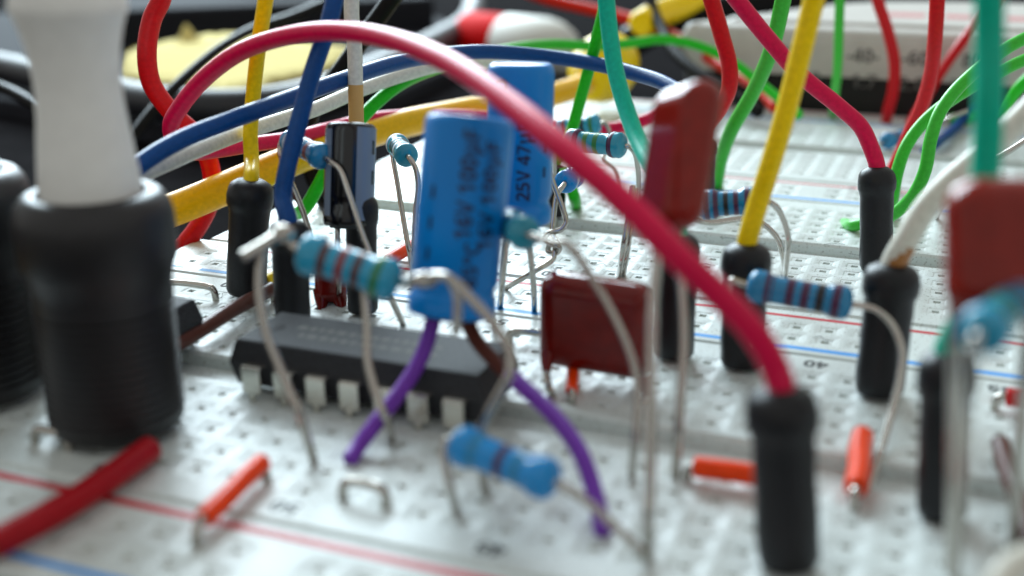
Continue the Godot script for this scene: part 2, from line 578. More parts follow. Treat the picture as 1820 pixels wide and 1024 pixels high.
# ================================================================ the scene
func _ready() -> void:
	rng.seed = 20240611
	# camera
	var cam := Camera3D.new()
	cam.name = "camera"
	add_child(cam)
	var ca := CameraAttributesPhysical.new()
	ca.frustum_focal_length = 50.0
	ca.frustum_focus_distance = 0.108
	ca.frustum_near = 0.005
	ca.frustum_far = 6.0
	ca.exposure_aperture = 28.0
	cam.attributes = ca
	cam.position = V(21.69, 34.27, 68.26) * MM
	cam.rotation = Vector3(-0.33185, 0.37320, -0.00293)
	cam.fov = 26.9917
	cam.near = 0.005
	cam.far = 6.0
	cam.current = true
	# the dim room round the desk
	var env := Environment.new()
	env.background_mode = Environment.BG_COLOR
	env.background_color = Color(0.585, 0.585, 0.575)
	env.tonemap_mode = Environment.TONE_MAPPER_LINEAR
	env.tonemap_exposure = 1.9
	env.sdfgi_enabled = true
	env.ssao_enabled = true
	env.ssil_enabled = true
	var we := WorldEnvironment.new()
	we.name = "environment"
	we.environment = env
	add_child(we)
	# daylight from the window across the desk
	var win := AreaLight3D.new()
	win.name = "window_light"
	win.area_size = Vector2(1.1, 0.9)
	win.light_color = Color(0.88, 0.96, 1.0)
	win.light_energy = 3.2
	win.shadow_enabled = true
	add_child(win)
	win.look_at_from_position(Vector3(-0.86, 0.68, -1.03), Vector3(0, 0, -0.02), Vector3.UP)

	# materials
	metal = mat("tinned_wire", Color(0.70, 0.68, 0.65), 0.16, 0.5, 1.0)
	dull_metal = mat("tinned_pin", Color(0.85, 0.84, 0.80), 0.22, 0.5, 0.9)
	shrink = grained(mat("shrink_sleeve", Color(0.09, 0.09, 0.105), 0.42, 0.4), 6.0, 0.75, 1.0, 0.35, 0.02)
	plastic = grained(mat("board_plastic", Color(0.82, 0.85, 0.84), 0.4, 0.5), 40.0, 0.93, 1.0, 0.08, 0.01)
	var specks := noise("specks", 0.11, 3, 1024, Color(0.62, 0.6, 0.56), Color.WHITE)
	specks.color_ramp.offsets = PackedFloat32Array([0.16, 0.27])
	plastic.detail_enabled = true
	plastic.detail_blend_mode = BaseMaterial3D.BLEND_MODE_MUL
	plastic.detail_albedo = specks
	contact = mat("hole_contact", Color(0.80, 0.78, 0.73), 0.6, 0.3)
	mat("print", Color(0.13, 0.15, 0.15), 0.6)
	mat("flux_tan", Color(0.80, 0.62, 0.36), 0.35, 0.4)
	mat("flux", Color(0.62, 0.40, 0.16), 0.35, 0.5)
	var red_ink := mat("red_ink", Color(0.74, 0.06, 0.14), 0.5)
	var blue_ink := mat("blue_ink", Color(0.08, 0.55, 0.86), 0.5)
	var w_pink := wire_mat("crimson_wire", Color(0.85, 0.03, 0.28))
	var w_red := wire_mat("red_wire", Color(0.82, 0.06, 0.10))
	var w_orange := wire_mat("orange_wire", Color(1.0, 0.28, 0.03))
	var w_yellow := wire_mat("yellow_wire", Color(1.0, 0.84, 0.0))
	var w_amber := wire_mat("amber_wire", Color(0.98, 0.73, 0.0))
	var w_blue := wire_mat("blue_wire", Color(0.02, 0.27, 0.52))
	var w_white := wire_mat("white_wire", Color(0.88, 0.87, 0.82))
	var w_green := wire_mat("green_wire", Color(0.12, 0.74, 0.10))
	var w_leaf := wire_mat("leaf_green_wire", Color(0.25, 0.74, 0.22))
	var w_teal := wire_mat("teal_wire", Color(0.02, 0.74, 0.61))
	var w_purple := wire_mat("purple_sleeving", Color(0.48, 0.24, 0.70))
	var w_brown := wire_mat("brown_wire", Color(0.36, 0.19, 0.15))
	var w_black := grained(mat("black_cable", Color(0.07, 0.065, 0.065), 0.4, 0.2), 9.0, 0.9, 1.0, 0.1, 0.03)
	var w_flame := wire_mat("flame_red_wire", Color(0.86, 0.16, 0.08))

	# ---- the table
	org = Vector3.ZERO
	structure("table_top", box(V(-900, -28.5, -900), V(700, -8.5, 400), 2.0), grained(mat("dark_table", Color(0.10, 0.092, 0.10), 0.9, 0.05), 120.0, 0.7, 1.0, 0.2, 0.02))

	# ---- three breadboards, one behind another
	breadboard("white breadboard carrying the black chip and most parts, crisp red and blue rail stripes", 0.0, true, true, -49.3, 115.0, [red_ink, blue_ink], true)
	breadboard("middle white breadboard, its rail stripes passing behind the red wire's black pin", -17.9 * PITCH, false, true, -48.4, 115.0, [red_ink, blue_ink], true)
	breadboard("farthest white breadboard, against the dark base of the instrument case", -35.8 * PITCH, false, true, -48.4, 115.0, [red_ink, blue_ink], false)

	build_background(w_black, w_flame, w_amber, w_yellow)
	build_leads(w_pink, w_red, w_yellow, w_blue, w_white, w_teal, w_green, w_leaf, w_amber, w_brown)
	build_parts(w_purple)
	build_jumpers(w_red, w_orange, w_brown, w_yellow, w_pink, w_white)

func build_leads(w_pink: Material, w_red: Material, w_yellow: Material, w_blue: Material, w_white: Material, w_teal: Material, w_green: Material, w_leaf: Material, w_amber: Material, w_brown: Material) -> void:
	# crimson lead that arches over everything
	lead("crimson wire arching over the whole board from the black sleeve beside the orange jumper", [V(13.7, 10.76, 11.6), V(12.53, 12.61, 11.71), V(11.04, 14.05, 11.76), V(8.4, 16.34, 11.94), V(5.35, 18.36, 10.69), V(1.11, 20.39, 8.19), V(-3.83, 21.85, 3.9), V(-9.81, 22.99, -1.56), V(-16.52, 23.47, -7.06), V(-23.25, 23.33, -11.19), V(-29.82, 22.27, -13.9), V(-35.28, 20.47, -15.64), V(-39.41, 17.99, -16.52), V(-42.08, 15.58, -16.85), V(-43.63, 13.73, -17.26), V(-44.33, 11.83, -18.56), V(-44.45, 10.52, -20.87), V(-43.85, 10.06, -24.34), V(-43.21, 9.7, -29), V(-41.85, 9.38, -33.96), V(-41.08, 9.31, -38.78), V(-39.44, 9.24, -46.21), V(-36.8, 8.3, -54.85), V(-32.32, 7.33, -60.78), V(-25.15, 5.79, -65.29), V(-18.86, 5.44, -68.77), V(-14.95, 6.64, -69.6), V(-11.77, 8.21, -70.29)], 0.75, w_pink, V(15.21, 0.25, 12.19), V(14.07, 9.88, 11.78), 1.66)
	# thin yellow, at the back row
	lead("thin yellow wire rising straight up from the black sleeve nearest the board's end", [V(-36.47, 10.91, -18.45), V(-36.82, 12.98, -19.09), V(-36.42, 16.38, -19.36), V(-35.35, 20.76, -19.13), V(-34.13, 24.53, -18.73), V(-33.49, 26.8, -18.69)], 0.65, w_yellow, V(-35.31, 0.25, -14.37), V(-34.33, 10.24, -14.98), 1.75)
	# upright dark blue
	lead("dark blue wire rising steeply from the sleeve behind the chip's end", [V(-28.41, 10.36, -10.39), V(-28.37, 12.45, -11.18), V(-27.96, 15.79, -12.58), V(-27.39, 19.55, -14.19), V(-26.45, 23.55, -15.7), V(-26.18, 26.67, -16.96)], 0.72, w_blue, V(-27.3, 0.3, -8.89), V(-27.14, 8.96, -8.89), 1.45)
	# white wire stained tan behind the striped capacitor
	lead("white wire stained tan near its foot, rising behind the striped black capacitor", [V(-28.99, 10.32, -24.01), V(-29.38, 13.72, -24.54), V(-29.32, 16.94, -24.62), V(-29.32, 20.33, -24.74), V(-29.33, 22.75, -24.5), V(-29.18, 26.02, -24.63)], 0.66, w_white, V(-23.67, 0.25, -13.83), V(-23.72, 10.04, -14.44), 1.3)
	part("flux_stain", tube([V(-28.96, 10.08, -23.93), V(-29.3, 13, -24.42), V(-29.32, 15.47, -24.54), V(-29.32, 16.94, -24.62)], 0.672, 16, 6), mats["flux_tan"])
	# bold yellow
	lead("bold yellow wire leaning up from the sleeve behind the striped resistor", [V(7.63, 10.66, -14.39), V(7.94, 12.25, -14.76), V(8.64, 15.3, -15.03), V(9.41, 19.38, -15.7), V(10.01, 23.19, -16.21), V(10.5, 26.2, -16.38), V(10.88, 28.07, -16.08)], 0.74, w_yellow, V(7.69, 0.25, -13.61), V(7.43, 9.35, -14.21), 1.62)
	# white lead leaning to the corner
	lead("white wire, brown at its foot, leaning away beside the big dark red capacitor", [V(18.26, 11.21, -12.73), V(19.19, 13.29, -13.3), V(20.55, 15.06, -13.92), V(22.09, 16.68, -14.55), V(23.6, 18.34, -15.19), V(25.36, 20.5, -16.11)], 0.82, w_white, V(17.53, 0.25, -12.08), V(17.57, 9.46, -12.67), 1.72, 1.6)
	# red lead on the middle board
	lead("deep red wire bending down into the lone black sleeve on the middle board", [V(13.14, 11.13, -41.6), V(12.1, 12.93, -41.63), V(10.07, 14.78, -40.95), V(6.62, 17.68, -39.54), V(3.9, 20.72, -38.46), V(1.21, 23.98, -37.48), V(-0.52, 26.09, -37.01)], 0.74, w_pink, V(14.7, 0.25, -40.42), V(13.86, 9.52, -41.22), 1.5)
	# teal lead whose sleeve hides behind the dipped capacitors
	lead("teal wire dropping behind the tilted dark red capacitor into a half-hidden sleeve", [V(0.73, 10.84, -17.66), V(-1.41, 12.56, -20.87), V(-3.75, 14.11, -24.5), V(-5.44, 16.11, -26.85), V(-6.78, 18.59, -28.38), V(-7.64, 21.7, -29.19), V(-8.32, 26.21, -29.46)], 0.72, w_teal, V(2.64, 0.25, -13.55), V(2.39, 9.56, -14.15), 1.5)
	# red wire with a sleeve behind the tilted capacitor
	lead("red wire curling down to a sleeve behind the tilted dark red capacitor", [V(-3.86, 10.14, -51.39), V(-2.18, 12.31, -49.44), V(-1.19, 14.6, -48.4), V(-1.25, 16.82, -48.07), V(-2.1, 19.78, -47.69), V(-3.32, 23.45, -47.43), V(-3.84, 25.54, -46.87)], 0.8, w_red, V(-4.56, 0.25, -55.12), V(-5.08, 7.8, -56.03), 1.25)
	# dark sleeve behind the small round resistor
	lead("green wire rising from the dark sleeve behind the small glossy blue resistor", [V(-18.45, 6.71, -48.95), V(-18.08, 9.03, -51.08), V(-17.46, 11.18, -50.99), V(-16.42, 14.29, -50.28), V(-15.35, 17.85, -49.74), V(-14.22, 22.37, -49.59), V(-13.72, 25.11, -49.66)], 0.62, w_green, V(-18.61, 0.25, -46.92), V(-18.9, 5.61, -47.76), 1.2)
	# teal lead behind the big capacitor
	lead("teal wire dropping straight behind the big dark red capacitor, sleeve behind its thick lead", [V(22.26, 12.2, 4.19), V(22.2, 14.66, 4.1), V(22.38, 17.35, 3.83), V(22.39, 19.94, 3.43), V(22.14, 23.39, 3.39), V(21.77, 26.67, 2.89), V(21.36, 29.94, 2.97)], 0.74, w_teal, V(22.41, 0.25, 4.05), V(21.65, 9.79, 3.57), 1.42)

	# plain wires, no sleeve in sight
	var item := func(called: String, label: String, category: String, pts: Array, r: float, m: Material, group := "loose hook-up wires") -> void:
		thing(called, label, category, pts[0], group)
		part("insulation", tube(pts, r, 14, 8), m)
	item.call("hookup_wire", "bright red wire looping down past the crimson wire's bend", "wire", [V(-50.37, 25.76, -27.6), V(-51.2, 23.18, -27.45), V(-52.1, 21.38, -27), V(-52.5, 18.29, -26.27), V(-52.35, 15.34, -26.37), V(-50.74, 12.45, -27.07), V(-49.25, 10.44, -28.04), V(-48.29, 7.93, -28.63), V(-48.2, 5.18, -28.78), V(-48.43, 2.75, -27.79), V(-49.86, 0.02, -26.22), V(-52.01, -1.7, -25.88), V(-54.14, -3.56, -24.36), V(-57.48, -7.6, -26.22), V(-56.63, -7.6, -17.9)], 0.92, w_red)
	item.call("hookup_wire", "blue wire arching low behind the crimson arch, white wire under it", "wire", [V(-41.3, -1, -4.11), V(-40.07, 4.55, -2.2), V(-38.84, 9.1, -0.96), V(-37.25, 12.06, -0.97), V(-36.22, 13.51, -2.48), V(-35.63, 14.35, -4.16), V(-34.66, 15.25, -7.14), V(-32.94, 16.09, -11.53), V(-31.34, 16.9, -19.27), V(-30.43, 17.34, -25.47), V(-29.62, 17.61, -32.71), V(-28.34, 17.49, -39.98), V(-25.82, 17.23, -45.41), V(-21.13, 16.55, -49.27), V(-15.56, 16.12, -49.02), V(-10.1, 15.71, -46.46), V(-6.16, 15.37, -43.33), V(-2.82, 14.32, -39.71), V(-1.12, 11.52, -34.8)], 0.74, w_blue)
	item.call("hookup_wire", "white wire running close under the long blue wire", "wire", [V(-38.22, -1, -2.43), V(-39.32, 3.72, -2.18), V(-39.09, 8.01, -1.59), V(-38.19, 11.56, -2.69), V(-37.68, 12.57, -5.53), V(-37.52, 12.86, -8.54), V(-38.16, 12.84, -13.96), V(-38.5, 12.85, -21.22), V(-37.71, 13.06, -25.58), V(-36.49, 13.43, -29.6), V(-35.16, 14.27, -36.12), V(-33.01, 15.09, -41.81), V(-30.95, 15.42, -48.41), V(-29.76, 14.94, -53.24), V(-28.71, 13.83, -58.92)], 0.72, w_white)
	item.call("hookup_wire", "bright green wire arching from behind the striped capacitor past the yellow plug", "wire", [V(-47.22, -1.2, -40.66), V(-43.47, 0.8, -35.85), V(-39.24, 3.25, -31.57), V(-38.51, 4.88, -32.47), V(-37.1, 8.2, -34.25), V(-35.55, 11.43, -37.18), V(-33.91, 13.75, -40.95), V(-33.28, 14.58, -50.59), V(-32.36, 14.44, -64.53), V(-30.65, 13.5, -79.62), V(-27.33, 12.33, -88.44), V(-24.52, 12.01, -95.1), V(-21.21, 11.99, -100.94), V(-16.85, 11.01, -103.42), V(-11.69, 9.16, -102.48), V(-7.1, 6.7, -99.96), V(-2.5, 4.46, -96.39), V(-0.64, 3.61, -94.53)], 0.68, w_green)
	item.call("hookup_wire", "leaf green wire slanting down behind the bold yellow wire to the middle board", "wire", [V(3.72, 25.6, -48.72), V(3.21, 22.92, -49.8), V(2.08, 18.08, -52.11), V(-0.22, 12.87, -56.09), V(-2.78, 8.18, -59.04), V(-4.45, 4.03, -62.52), V(-5.35, 0.68, -65.47), V(-6, -1.5, -68.71)], 0.78, w_leaf)
	item.call("hookup_wire", "short green wire end, frayed, standing by the small glossy blue resistor", "wire", [V(-17.39, 5.5, -46.64), V(-16.95, 4.01, -46.83), V(-16.66, 2.48, -47.51), V(-18.74, -1, -54.65)], 0.62, w_green)
	item.call("hookup_wire", "green wire crossing the instrument case upright, its foot behind the deep red wire", "wire", [V(3.65, 22.64, -90.76), V(3.75, 19.12, -91.77), V(3.77, 14.7, -93.55), V(3.58, 9.81, -97.34), V(2.73, 4.5, -104.13), V(1.26, -1, -117.62)], 0.62, w_leaf)
	item.call("hookup_wire", "green wire curling under the lone black sleeve, cut end poking out beyond it", "wire", [V(9.91, -0.6, -57.69), V(11.47, 0.75, -52.8), V(13.68, 1.62, -51.69), V(15.4, 3.26, -49.57), V(16.97, 5.58, -48.2), V(17.74, 8.19, -47.76), V(17.89, 10.78, -48.21), V(18.3, 13, -49.19), V(19.36, 14.89, -50.87), V(21.29, 16.86, -53.5), V(23.55, 18.57, -56.15), V(26.39, 19.95, -58.91)], 0.62, w_leaf)
	item.call("hookup_wire", "green wire passing just behind the lone black sleeve and crossing its green neighbour", "wire", [V(13.87, -1, -63.78), V(14.81, 3.83, -52.95), V(14.99, 6.4, -52.27), V(15.53, 9, -52.88), V(16.7, 11.07, -54.1), V(18.61, 12.99, -55.56), V(21.44, 14.73, -58.45), V(24.35, 16.24, -61.28), V(26.86, 17.2, -63.75)], 0.62, w_leaf)
	item.call("hookup_wire", "dark green short wire by the teal wire at the far board", "wire", [V(27.91, 12.81, -85.26), V(26.07, 10.49, -85.95), V(24.84, 7.87, -87.91), V(24, 5.17, -91.12), V(24.05, -1, -113.73)], 0.7, w_green)
	item.call("hookup_wire", "thick red wire standing before the instrument case beside the green pair", "wire", [V(16.28, 24.78, -64.69), V(16.47, 21.98, -64.86), V(16.64, 17.9, -65.69), V(16.55, 14.11, -67.66), V(15.96, 10.45, -69.48), V(14.9, 6.94, -71.18), V(13.87, 3.52, -71.78), V(12.98, 1.29, -71.74), V(12.53, -1, -73.66)], 0.78, w_red)
	item.call("hookup_wire", "thin red wire slanting down from the teal wire behind the thick red wire", "wire", [V(23.49, 18.77, -119.81), V(20.63, 14.75, -118.34), V(18.08, 10.83, -117.03), V(16.02, 7.02, -115.95), V(14.36, 3.4, -115.09), V(12.97, 0.55, -113.49), V(12.39, -1, -112.75)], 0.72, w_red)
	item.call("hookup_wire", "red wire bowing in front of the instrument case's printed face", "wire", [V(6.36, 21.86, -102.89), V(7.31, 18.11, -104.15), V(8.92, 13.91, -105.49), V(10.06, 9.46, -107.7), V(10.16, 5.25, -109.59), V(9.58, 1.67, -111.45), V(9.24, -1, -114.64)], 0.8, w_red)
	item.call("hookup_wire", "blue wire scrap lying on the far board behind the green pair", "wire", [V(15.6, -0.5, -94.6), V(16.58, 0.8, -93.37), V(18.56, 1, -103.39), V(20.35, 1.2, -115.84), V(23.12, 2.5, -125.3)], 0.7, w_blue)
	item.call("hookup_wire", "green wire scrap lying by the blue scrap on the far board", "wire", [V(18.15, 0.7, -114.61), V(19.82, 0.8, -114.69), V(22.25, 0.8, -118.78)], 0.8, w_green)
	item.call("hookup_wire", "white insulated wire curving across the picture's bottom corner below the brown jumper", "wire", [V(24.6, 4.53, 20.2), V(24.79, 5.48, 19.77), V(25.26, 6.02, 18.82), V(26.13, 6.2, 17.84), V(27.24, 6.36, 17.35)], 0.68, w_white)
	# thick yellow test lead
	item.call("test_lead_cable", "thick amber yellow cable passing behind the caps towards the yellow plug", "cable", [V(-82, -6.9, 60), V(-76, -6.9, 20), V(-62, -5.5, -14), V(-53.12, 1.95, -17.71), V(-50.55, 3.46, -20.41), V(-47.87, 4.49, -22.97), V(-45.25, 5.65, -26.7), V(-42.59, 6.93, -32.76), V(-40.56, 7.62, -40.63), V(-38.44, 7.95, -49.53), V(-36.47, 7.47, -60.35), V(-34.45, 6.66, -73.33), V(-32.54, 5.82, -86.26), V(-31.84, 5.46, -97.77)], 1.6, w_amber, "")

func build_parts(w_purple: Material) -> void:
	var blue_body := mat("resistor_blue", Color(0.12, 0.48, 0.66), 0.16, 0.5)
	var teal_body := mat("resistor_teal", Color(0.15, 0.55, 0.64), 0.16, 0.5)
	var cyan_body := mat("resistor_cyan", Color(0.15, 0.58, 0.72), 0.16, 0.5)
	var vivid_body := mat("resistor_vivid_blue", Color(0.05, 0.53, 0.80), 0.14, 0.5)
	var purple := mat("violet_band", Color(0.26, 0.07, 0.24), 0.35)
	var brown := mat("brown_band", Color(0.30, 0.14, 0.12), 0.35)
	var rust := mat("red_band", Color(0.50, 0.16, 0.15), 0.35)
	var black := mat("black_band", Color(0.04, 0.05, 0.08), 0.35)
	var green := mat("green_band", Color(0.16, 0.45, 0.22), 0.35)
	var silver := mat("white_band", Color(0.72, 0.74, 0.78), 0.35)
	var dipped := grained(mat("dipped_red", Color(0.45, 0.07, 0.045), 0.13, 0.4), 12.0, 0.85, 1.0, 0.1, 0.015)
	var dipped_bright := grained(mat("dipped_brick_red", Color(0.54, 0.105, 0.045), 0.11, 0.4), 12.0, 0.85, 1.0, 0.1, 0.015)
	var blue_can := mat("blue_can", Color(0.0, 0.49, 0.80), 0.28, 0.4)
	var black_can := mat("black_can", Color(0.03, 0.03, 0.04), 0.2, 0.5)
	var grey_ink := mat("grey_stripe", Color(0.42, 0.48, 0.56), 0.35)
	var navy_ink := mat("navy_print", Color(0.01, 0.10, 0.28), 0.4)
	var tin := mat("can_top", Color(0.75, 0.78, 0.82), 0.35, 0.5, 0.8)
	var body_black := grained(mat("chip_black", Color(0.31, 0.315, 0.33), 0.66, 0.32), 3.0, 0.35, 1.0, 0.4, 0.03)

	# ---- resistors
	resistor("resistor", "fat cyan resistor lying high before the tall blue cap, brown and green bands", V(-15.53, 12.8, 8.43), V(-9.3, 11.31, 7.68), 1.32, cyan_body, [[0.28, brown], [0.46, rust], [0.62, brown], [0.82, green]], [V(-16.04, 13, 8.33), V(-16.73, 13.83, 8.51), V(-17.31, 13.31, 9.16), V(-17.36, 11.55, 10.17), V(-16.51, 8.59, 11.16), V(-15.34, 6.2, 11.59), V(-13.91, 3.49, 12.03), V(-14.16, -1.4, 10.07)], [V(-8.65, 11.43, 7.94), V(-7.66, 11.81, 8.21), V(-6.41, 12.34, 8.54), V(-5.25, 12.41, 8.98), V(-3.74, 11.58, 9.6), V(-2.24, 10.5, 10.1), V(-1.18, 9.17, 10.4), V(-0.98, 7.98, 10.76), V(-1.6, 6.54, 11.08), V(-2.34, 4.79, 11.34), V(-2.36, 2.21, 11.51), V(-2.95, -1.4, 9.49)], "blue banded resistors", 0.3)
	part("cut_lead_end", tube([V(-16.32, 13.67, 8.3), V(-16.74, 13.66, 9.15), V(-17.29, 13.29, 10.07), V(-17.82, 12.94, 10.98)], 0.36, 10, 4), metal)
	part("solder_blob", lathe([Vector2(0, -0.7), Vector2(0.45, -0.5), Vector2(0.62, 0), Vector2(0.42, 0.55), Vector2(0, 0.75)], V(-16.46, 13.86, 8.63), V(0.93, 0, -0.36), 14), metal)
	part("solder_blob", lathe([Vector2(0, -0.9), Vector2(0.4, -0.6), Vector2(0.52, 0), Vector2(0.4, 0.6), Vector2(0, 0.9)], V(-7.23, 11.94, 8.34), V(0.93, 0, -0.36), 14), metal)
	part("cut_lead_end", tube([V(-5.35, 12.38, 8.91), V(-5.1, 11.48, 8.58), V(-5.22, 9.98, 8.27), V(-5.5, 8.7, 7.95)], 0.3, 10, 4), metal)
	resistor("resistor", "bright blue resistor low over the front rows, nearest the purple wires", V(-3.32, 4.4, 13.23), V(3.22, 3.93, 14.82), 1.16, vivid_body, [[0.26, blue_body], [0.52, purple], [0.68, blue_body]], [V(-3.73, 4.46, 13.14), V(-3.84, 3.9, 13.39), V(-3.3, 2.01, 13.99), V(-3.29, -1.4, 12.5)], [V(3.6, 3.81, 14.83), V(4.6, 3.34, 14.83), V(6.26, 2.21, 14.83), V(7.84, 1.01, 14.89), V(8.46, -1.4, 12.67)])
	resistor("resistor", "dark teal resistor seen end-on, overlapping the tall blue cap's edge", V(-3.26, 13.44, 2.25), V(-6.39, 12.45, -2.97), 1.08, teal_body, [[0.3, black], [0.55, black], [0.8, purple]], [V(-2.76, 13.4, 2.41), V(-1.41, 13.27, 2.72), V(-0.42, 13.32, 2.89), V(0.97, 11.97, 3.18), V(2.9, 9.5, 3.79), V(4.34, 7.09, 4.46), V(4.95, 5.12, 5.18), V(5.14, 2.55, 6.29), V(4.55, -1.4, 4.75)], [V(-6.98, 12.38, -3.74), V(-8.03, 11.19, -4.71), V(-9.57, 7.47, -7.27), V(-11.24, 2.75, -11.68), V(-13.21, -1.4, -17.03)])
	resistor("resistor", "blue resistor end-on, crossed by the dark blue wire, silvery lead bending down its front", V(-26.17, 13.04, -13.28), V(-31.86, 13.29, -17.17), 1.06, blue_body, [[0.3, rust], [0.48, purple], [0.63, black], [0.8, silver]], [V(-25.7, 12.93, -13.08), V(-24.55, 12.44, -12.67), V(-23.37, 10.68, -11.91), V(-21.78, 7.68, -10.97), V(-20.38, 5.52, -10.27), V(-18.77, 3.15, -9.68), V(-20, -1.4, -14.44)], [V(-32.4, 13.32, -17.53), V(-32.8, 12.74, -17.39), V(-31.36, 11.23, -15.57), V(-30.59, 9.9, -15.39), V(-29.21, 7.28, -14.84), V(-28.15, 4.63, -14.28), V(-29.58, -1.4, -17.62)])
	resistor("resistor", "small teal resistor end-on between the striped capacitor and the tall blue cap", V(-23.93, 11.19, -23.47), V(-27.66, 10.99, -28.75), 1.05, teal_body, [[0.3, black], [0.42, silver], [0.56, black], [0.7, black], [0.84, silver]], [V(-23.56, 11.14, -23.14), V(-22.84, 10.45, -22.72), V(-22.39, 9.01, -22.25), V(-22.3, 7.21, -21.5), V(-21.61, 3.86, -19.39), V(-23.86, -1.4, -23.47)], [V(-28.09, 11.01, -29.27), V(-28.3, 9.94, -29.25), V(-27.33, 7.18, -28.15), V(-26.23, 4.4, -26.87), V(-24.78, 2.16, -24.91), V(-25.14, -1.4, -26.71)])
	resistor("resistor", "teal blue resistor with one violet band, lying under the teal wire's bend", V(-8.72, 10.2, -38.71), V(-14.93, 10.03, -39.63), 1.22, teal_body, [[0.2, purple], [0.45, green], [0.62, green], [0.78, purple]], [V(-8.38, 10.12, -38.7), V(-7.88, 9.53, -38.91), V(-7.77, 7.8, -39.9), V(-8.38, 4.26, -42.9), V(-10.72, -1.4, -52.39)], [V(-15.39, 9.93, -39.98), V(-15.92, 9.31, -39.54), V(-16.48, 6.9, -40.7), V(-20.74, -1.4, -53.93)])
	resistor("resistor", "pale blue resistor with a green end band, farther back above the violet-banded one", V(-18.27, 7.39, -61.77), V(-23.62, 6.28, -61.53), 1.15, cyan_body, [[0.18, green], [0.38, black], [0.5, black], [0.62, rust], [0.78, rust]], [V(-17.85, 7.39, -61.93), V(-16.87, 6.32, -60.78), V(-16.73, 4.85, -59.15), V(-16.68, 4.12, -57.77), V(-15.24, 3.16, -57.41), V(-14.75, 1.98, -57.16), V(-15.95, -1.4, -61.5)], [V(-24.04, 6.18, -61.55), V(-24.23, 5.35, -60.95), V(-25.48, -1.4, -63.8)])
	resistor("resistor", "small glossy bright blue resistor end-on, its lead twisted into a knot below", V(-10.8, 9.16, -27.29), V(-11.89, 8.23, -33.34), 1.02, vivid_body, [[0.4, blue_body], [0.7, blue_body]], [V(-10.77, 9, -26.9), V(-11.15, 8.28, -26.26), V(-11.2, 6.5, -25.58), V(-11.12, 5.13, -25.11), V(-10.56, 4.41, -24.83), V(-10.64, 3.83, -24.36), V(-10.63, 3.25, -23.92), V(-12.17, 2.21, -22.14), V(-16.67, -1.2, -25.44)], [V(-11.92, 8.31, -33.92), V(-12.51, 9.45, -33.54), V(-12.8, 11.28, -30.13), V(-12.79, 11.73, -27.46), V(-12.14, 10.93, -26.4), V(-11.21, 9.06, -25.84), V(-10.38, 7.34, -25.53), V(-10, 6.22, -25.38), V(-10.33, 5.58, -25.02), V(-11.33, 5.23, -24.83), V(-11.75, 4.59, -25), V(-10.85, 4.49, -24.07), V(-10.13, 4.28, -24.04), V(-10.45, 3.69, -24.38), V(-11.37, 3.65, -24.69), V(-11.27, 4.17, -24.69)], "blue banded resistors", 0.24)
	resistor("resistor", "blue resistor with violet and dark bands, lying just behind the bold yellow wire's foot", V(1.7, 9.25, -23.48), V(6.54, 9.89, -24.24), 1.2, blue_body, [[0.16, purple], [0.3, purple], [0.46, black], [0.62, purple], [0.8, purple]], [V(1.34, 9.12, -23.51), V(0.8, 8.08, -24.62), V(1.87, 6.78, -27.4), V(5.09, 6.63, -30.3), V(6.85, 5.22, -31.04), V(7.48, 3.38, -31.74), V(6.66, -1.4, -38.82)], [V(6.89, 9.91, -24.27), V(7.6, 9.52, -24.63), V(8.25, 8.09, -25.61), V(8.55, 6.26, -26.75), V(8.2, 3.55, -29.25), V(7.01, -1.4, -37.58)])
	resistor("resistor", "blue resistor with four violet bands slung between the yellow and white wires' sleeves", V(8.31, 7.63, -10.13), V(15.39, 7.04, -10.3), 1.16, blue_body, [[0.22, purple], [0.42, purple], [0.56, purple], [0.7, black], [0.85, purple]], [V(8, 7.67, -10.13), V(7.22, 7.79, -10.1), V(7.3, 6.39, -10.52), V(8.58, 3.7, -12.07), V(8.05, 1.13, -12.96), V(7.2, -1.4, -15.31)], [V(15.77, 7.04, -10.21), V(16.87, 6.99, -10.06), V(18.02, 6.22, -9.66), V(18.8, 4.9, -9.02), V(18.97, 3.32, -7.82), V(18.64, 0.92, -4.53), V(18.19, -0.66, 1.91), V(17.98, -1.4, 4.78)])
	resistor("resistor", "near cyan resistor end-on below the big dark red capacitor, thick pale lead hanging down", V(22.84, 16.1, 17.74), V(24.37, 15.69, 10.93), 1.08, cyan_body, [[0.3, green], [0.5, green], [0.75, purple]], [V(22.72, 16.05, 18.03), V(22.67, 15.24, 18.24), V(22.77, 12.9, 17.82), V(22.93, 8.53, 15.96), V(23.24, 2.77, 13.43), V(23.38, -1.4, 10.5)], [V(24.61, 15.76, 10.36), V(25.46, 15.34, 9.61), V(26.94, 10.05, 8.15)])
	resistor("resistor", "tiny blurred blue resistor lying far back on the farthest board", V(10.77, 1.2, -92.87), V(14.05, 1.4, -99.22), 1.1, blue_body, [[0.3, purple], [0.6, black]], [V(10.25, 1.2, -90.84), V(9.02, -1.2, -100.3)], [V(15, 1.8, -100.68), V(17.82, 4, -96.38), V(20.41, 5, -97.94)])

	# ---- dipped film capacitors
	film_capacitor("dark red box capacitor standing upright on two short legs beside the chip", V(-1.58, 4.36, -7.43), V(3.99, -0.29, -0.43), V(0, 3.45, 0), V(0.17, 0, 1.54), 1.3, dipped, [[V(-4.51, 1.79, -5.33), V(-4.25, 1.16, -4.52), V(-3.63, 0.49, -3.6), V(-3.91, -1.4, -5.62)], [V(2.67, 0.81, -5.74), V(2.81, 0.49, -5.56), V(2.61, -0.12, -4.92), V(1.91, -1.4, -5.84)]])
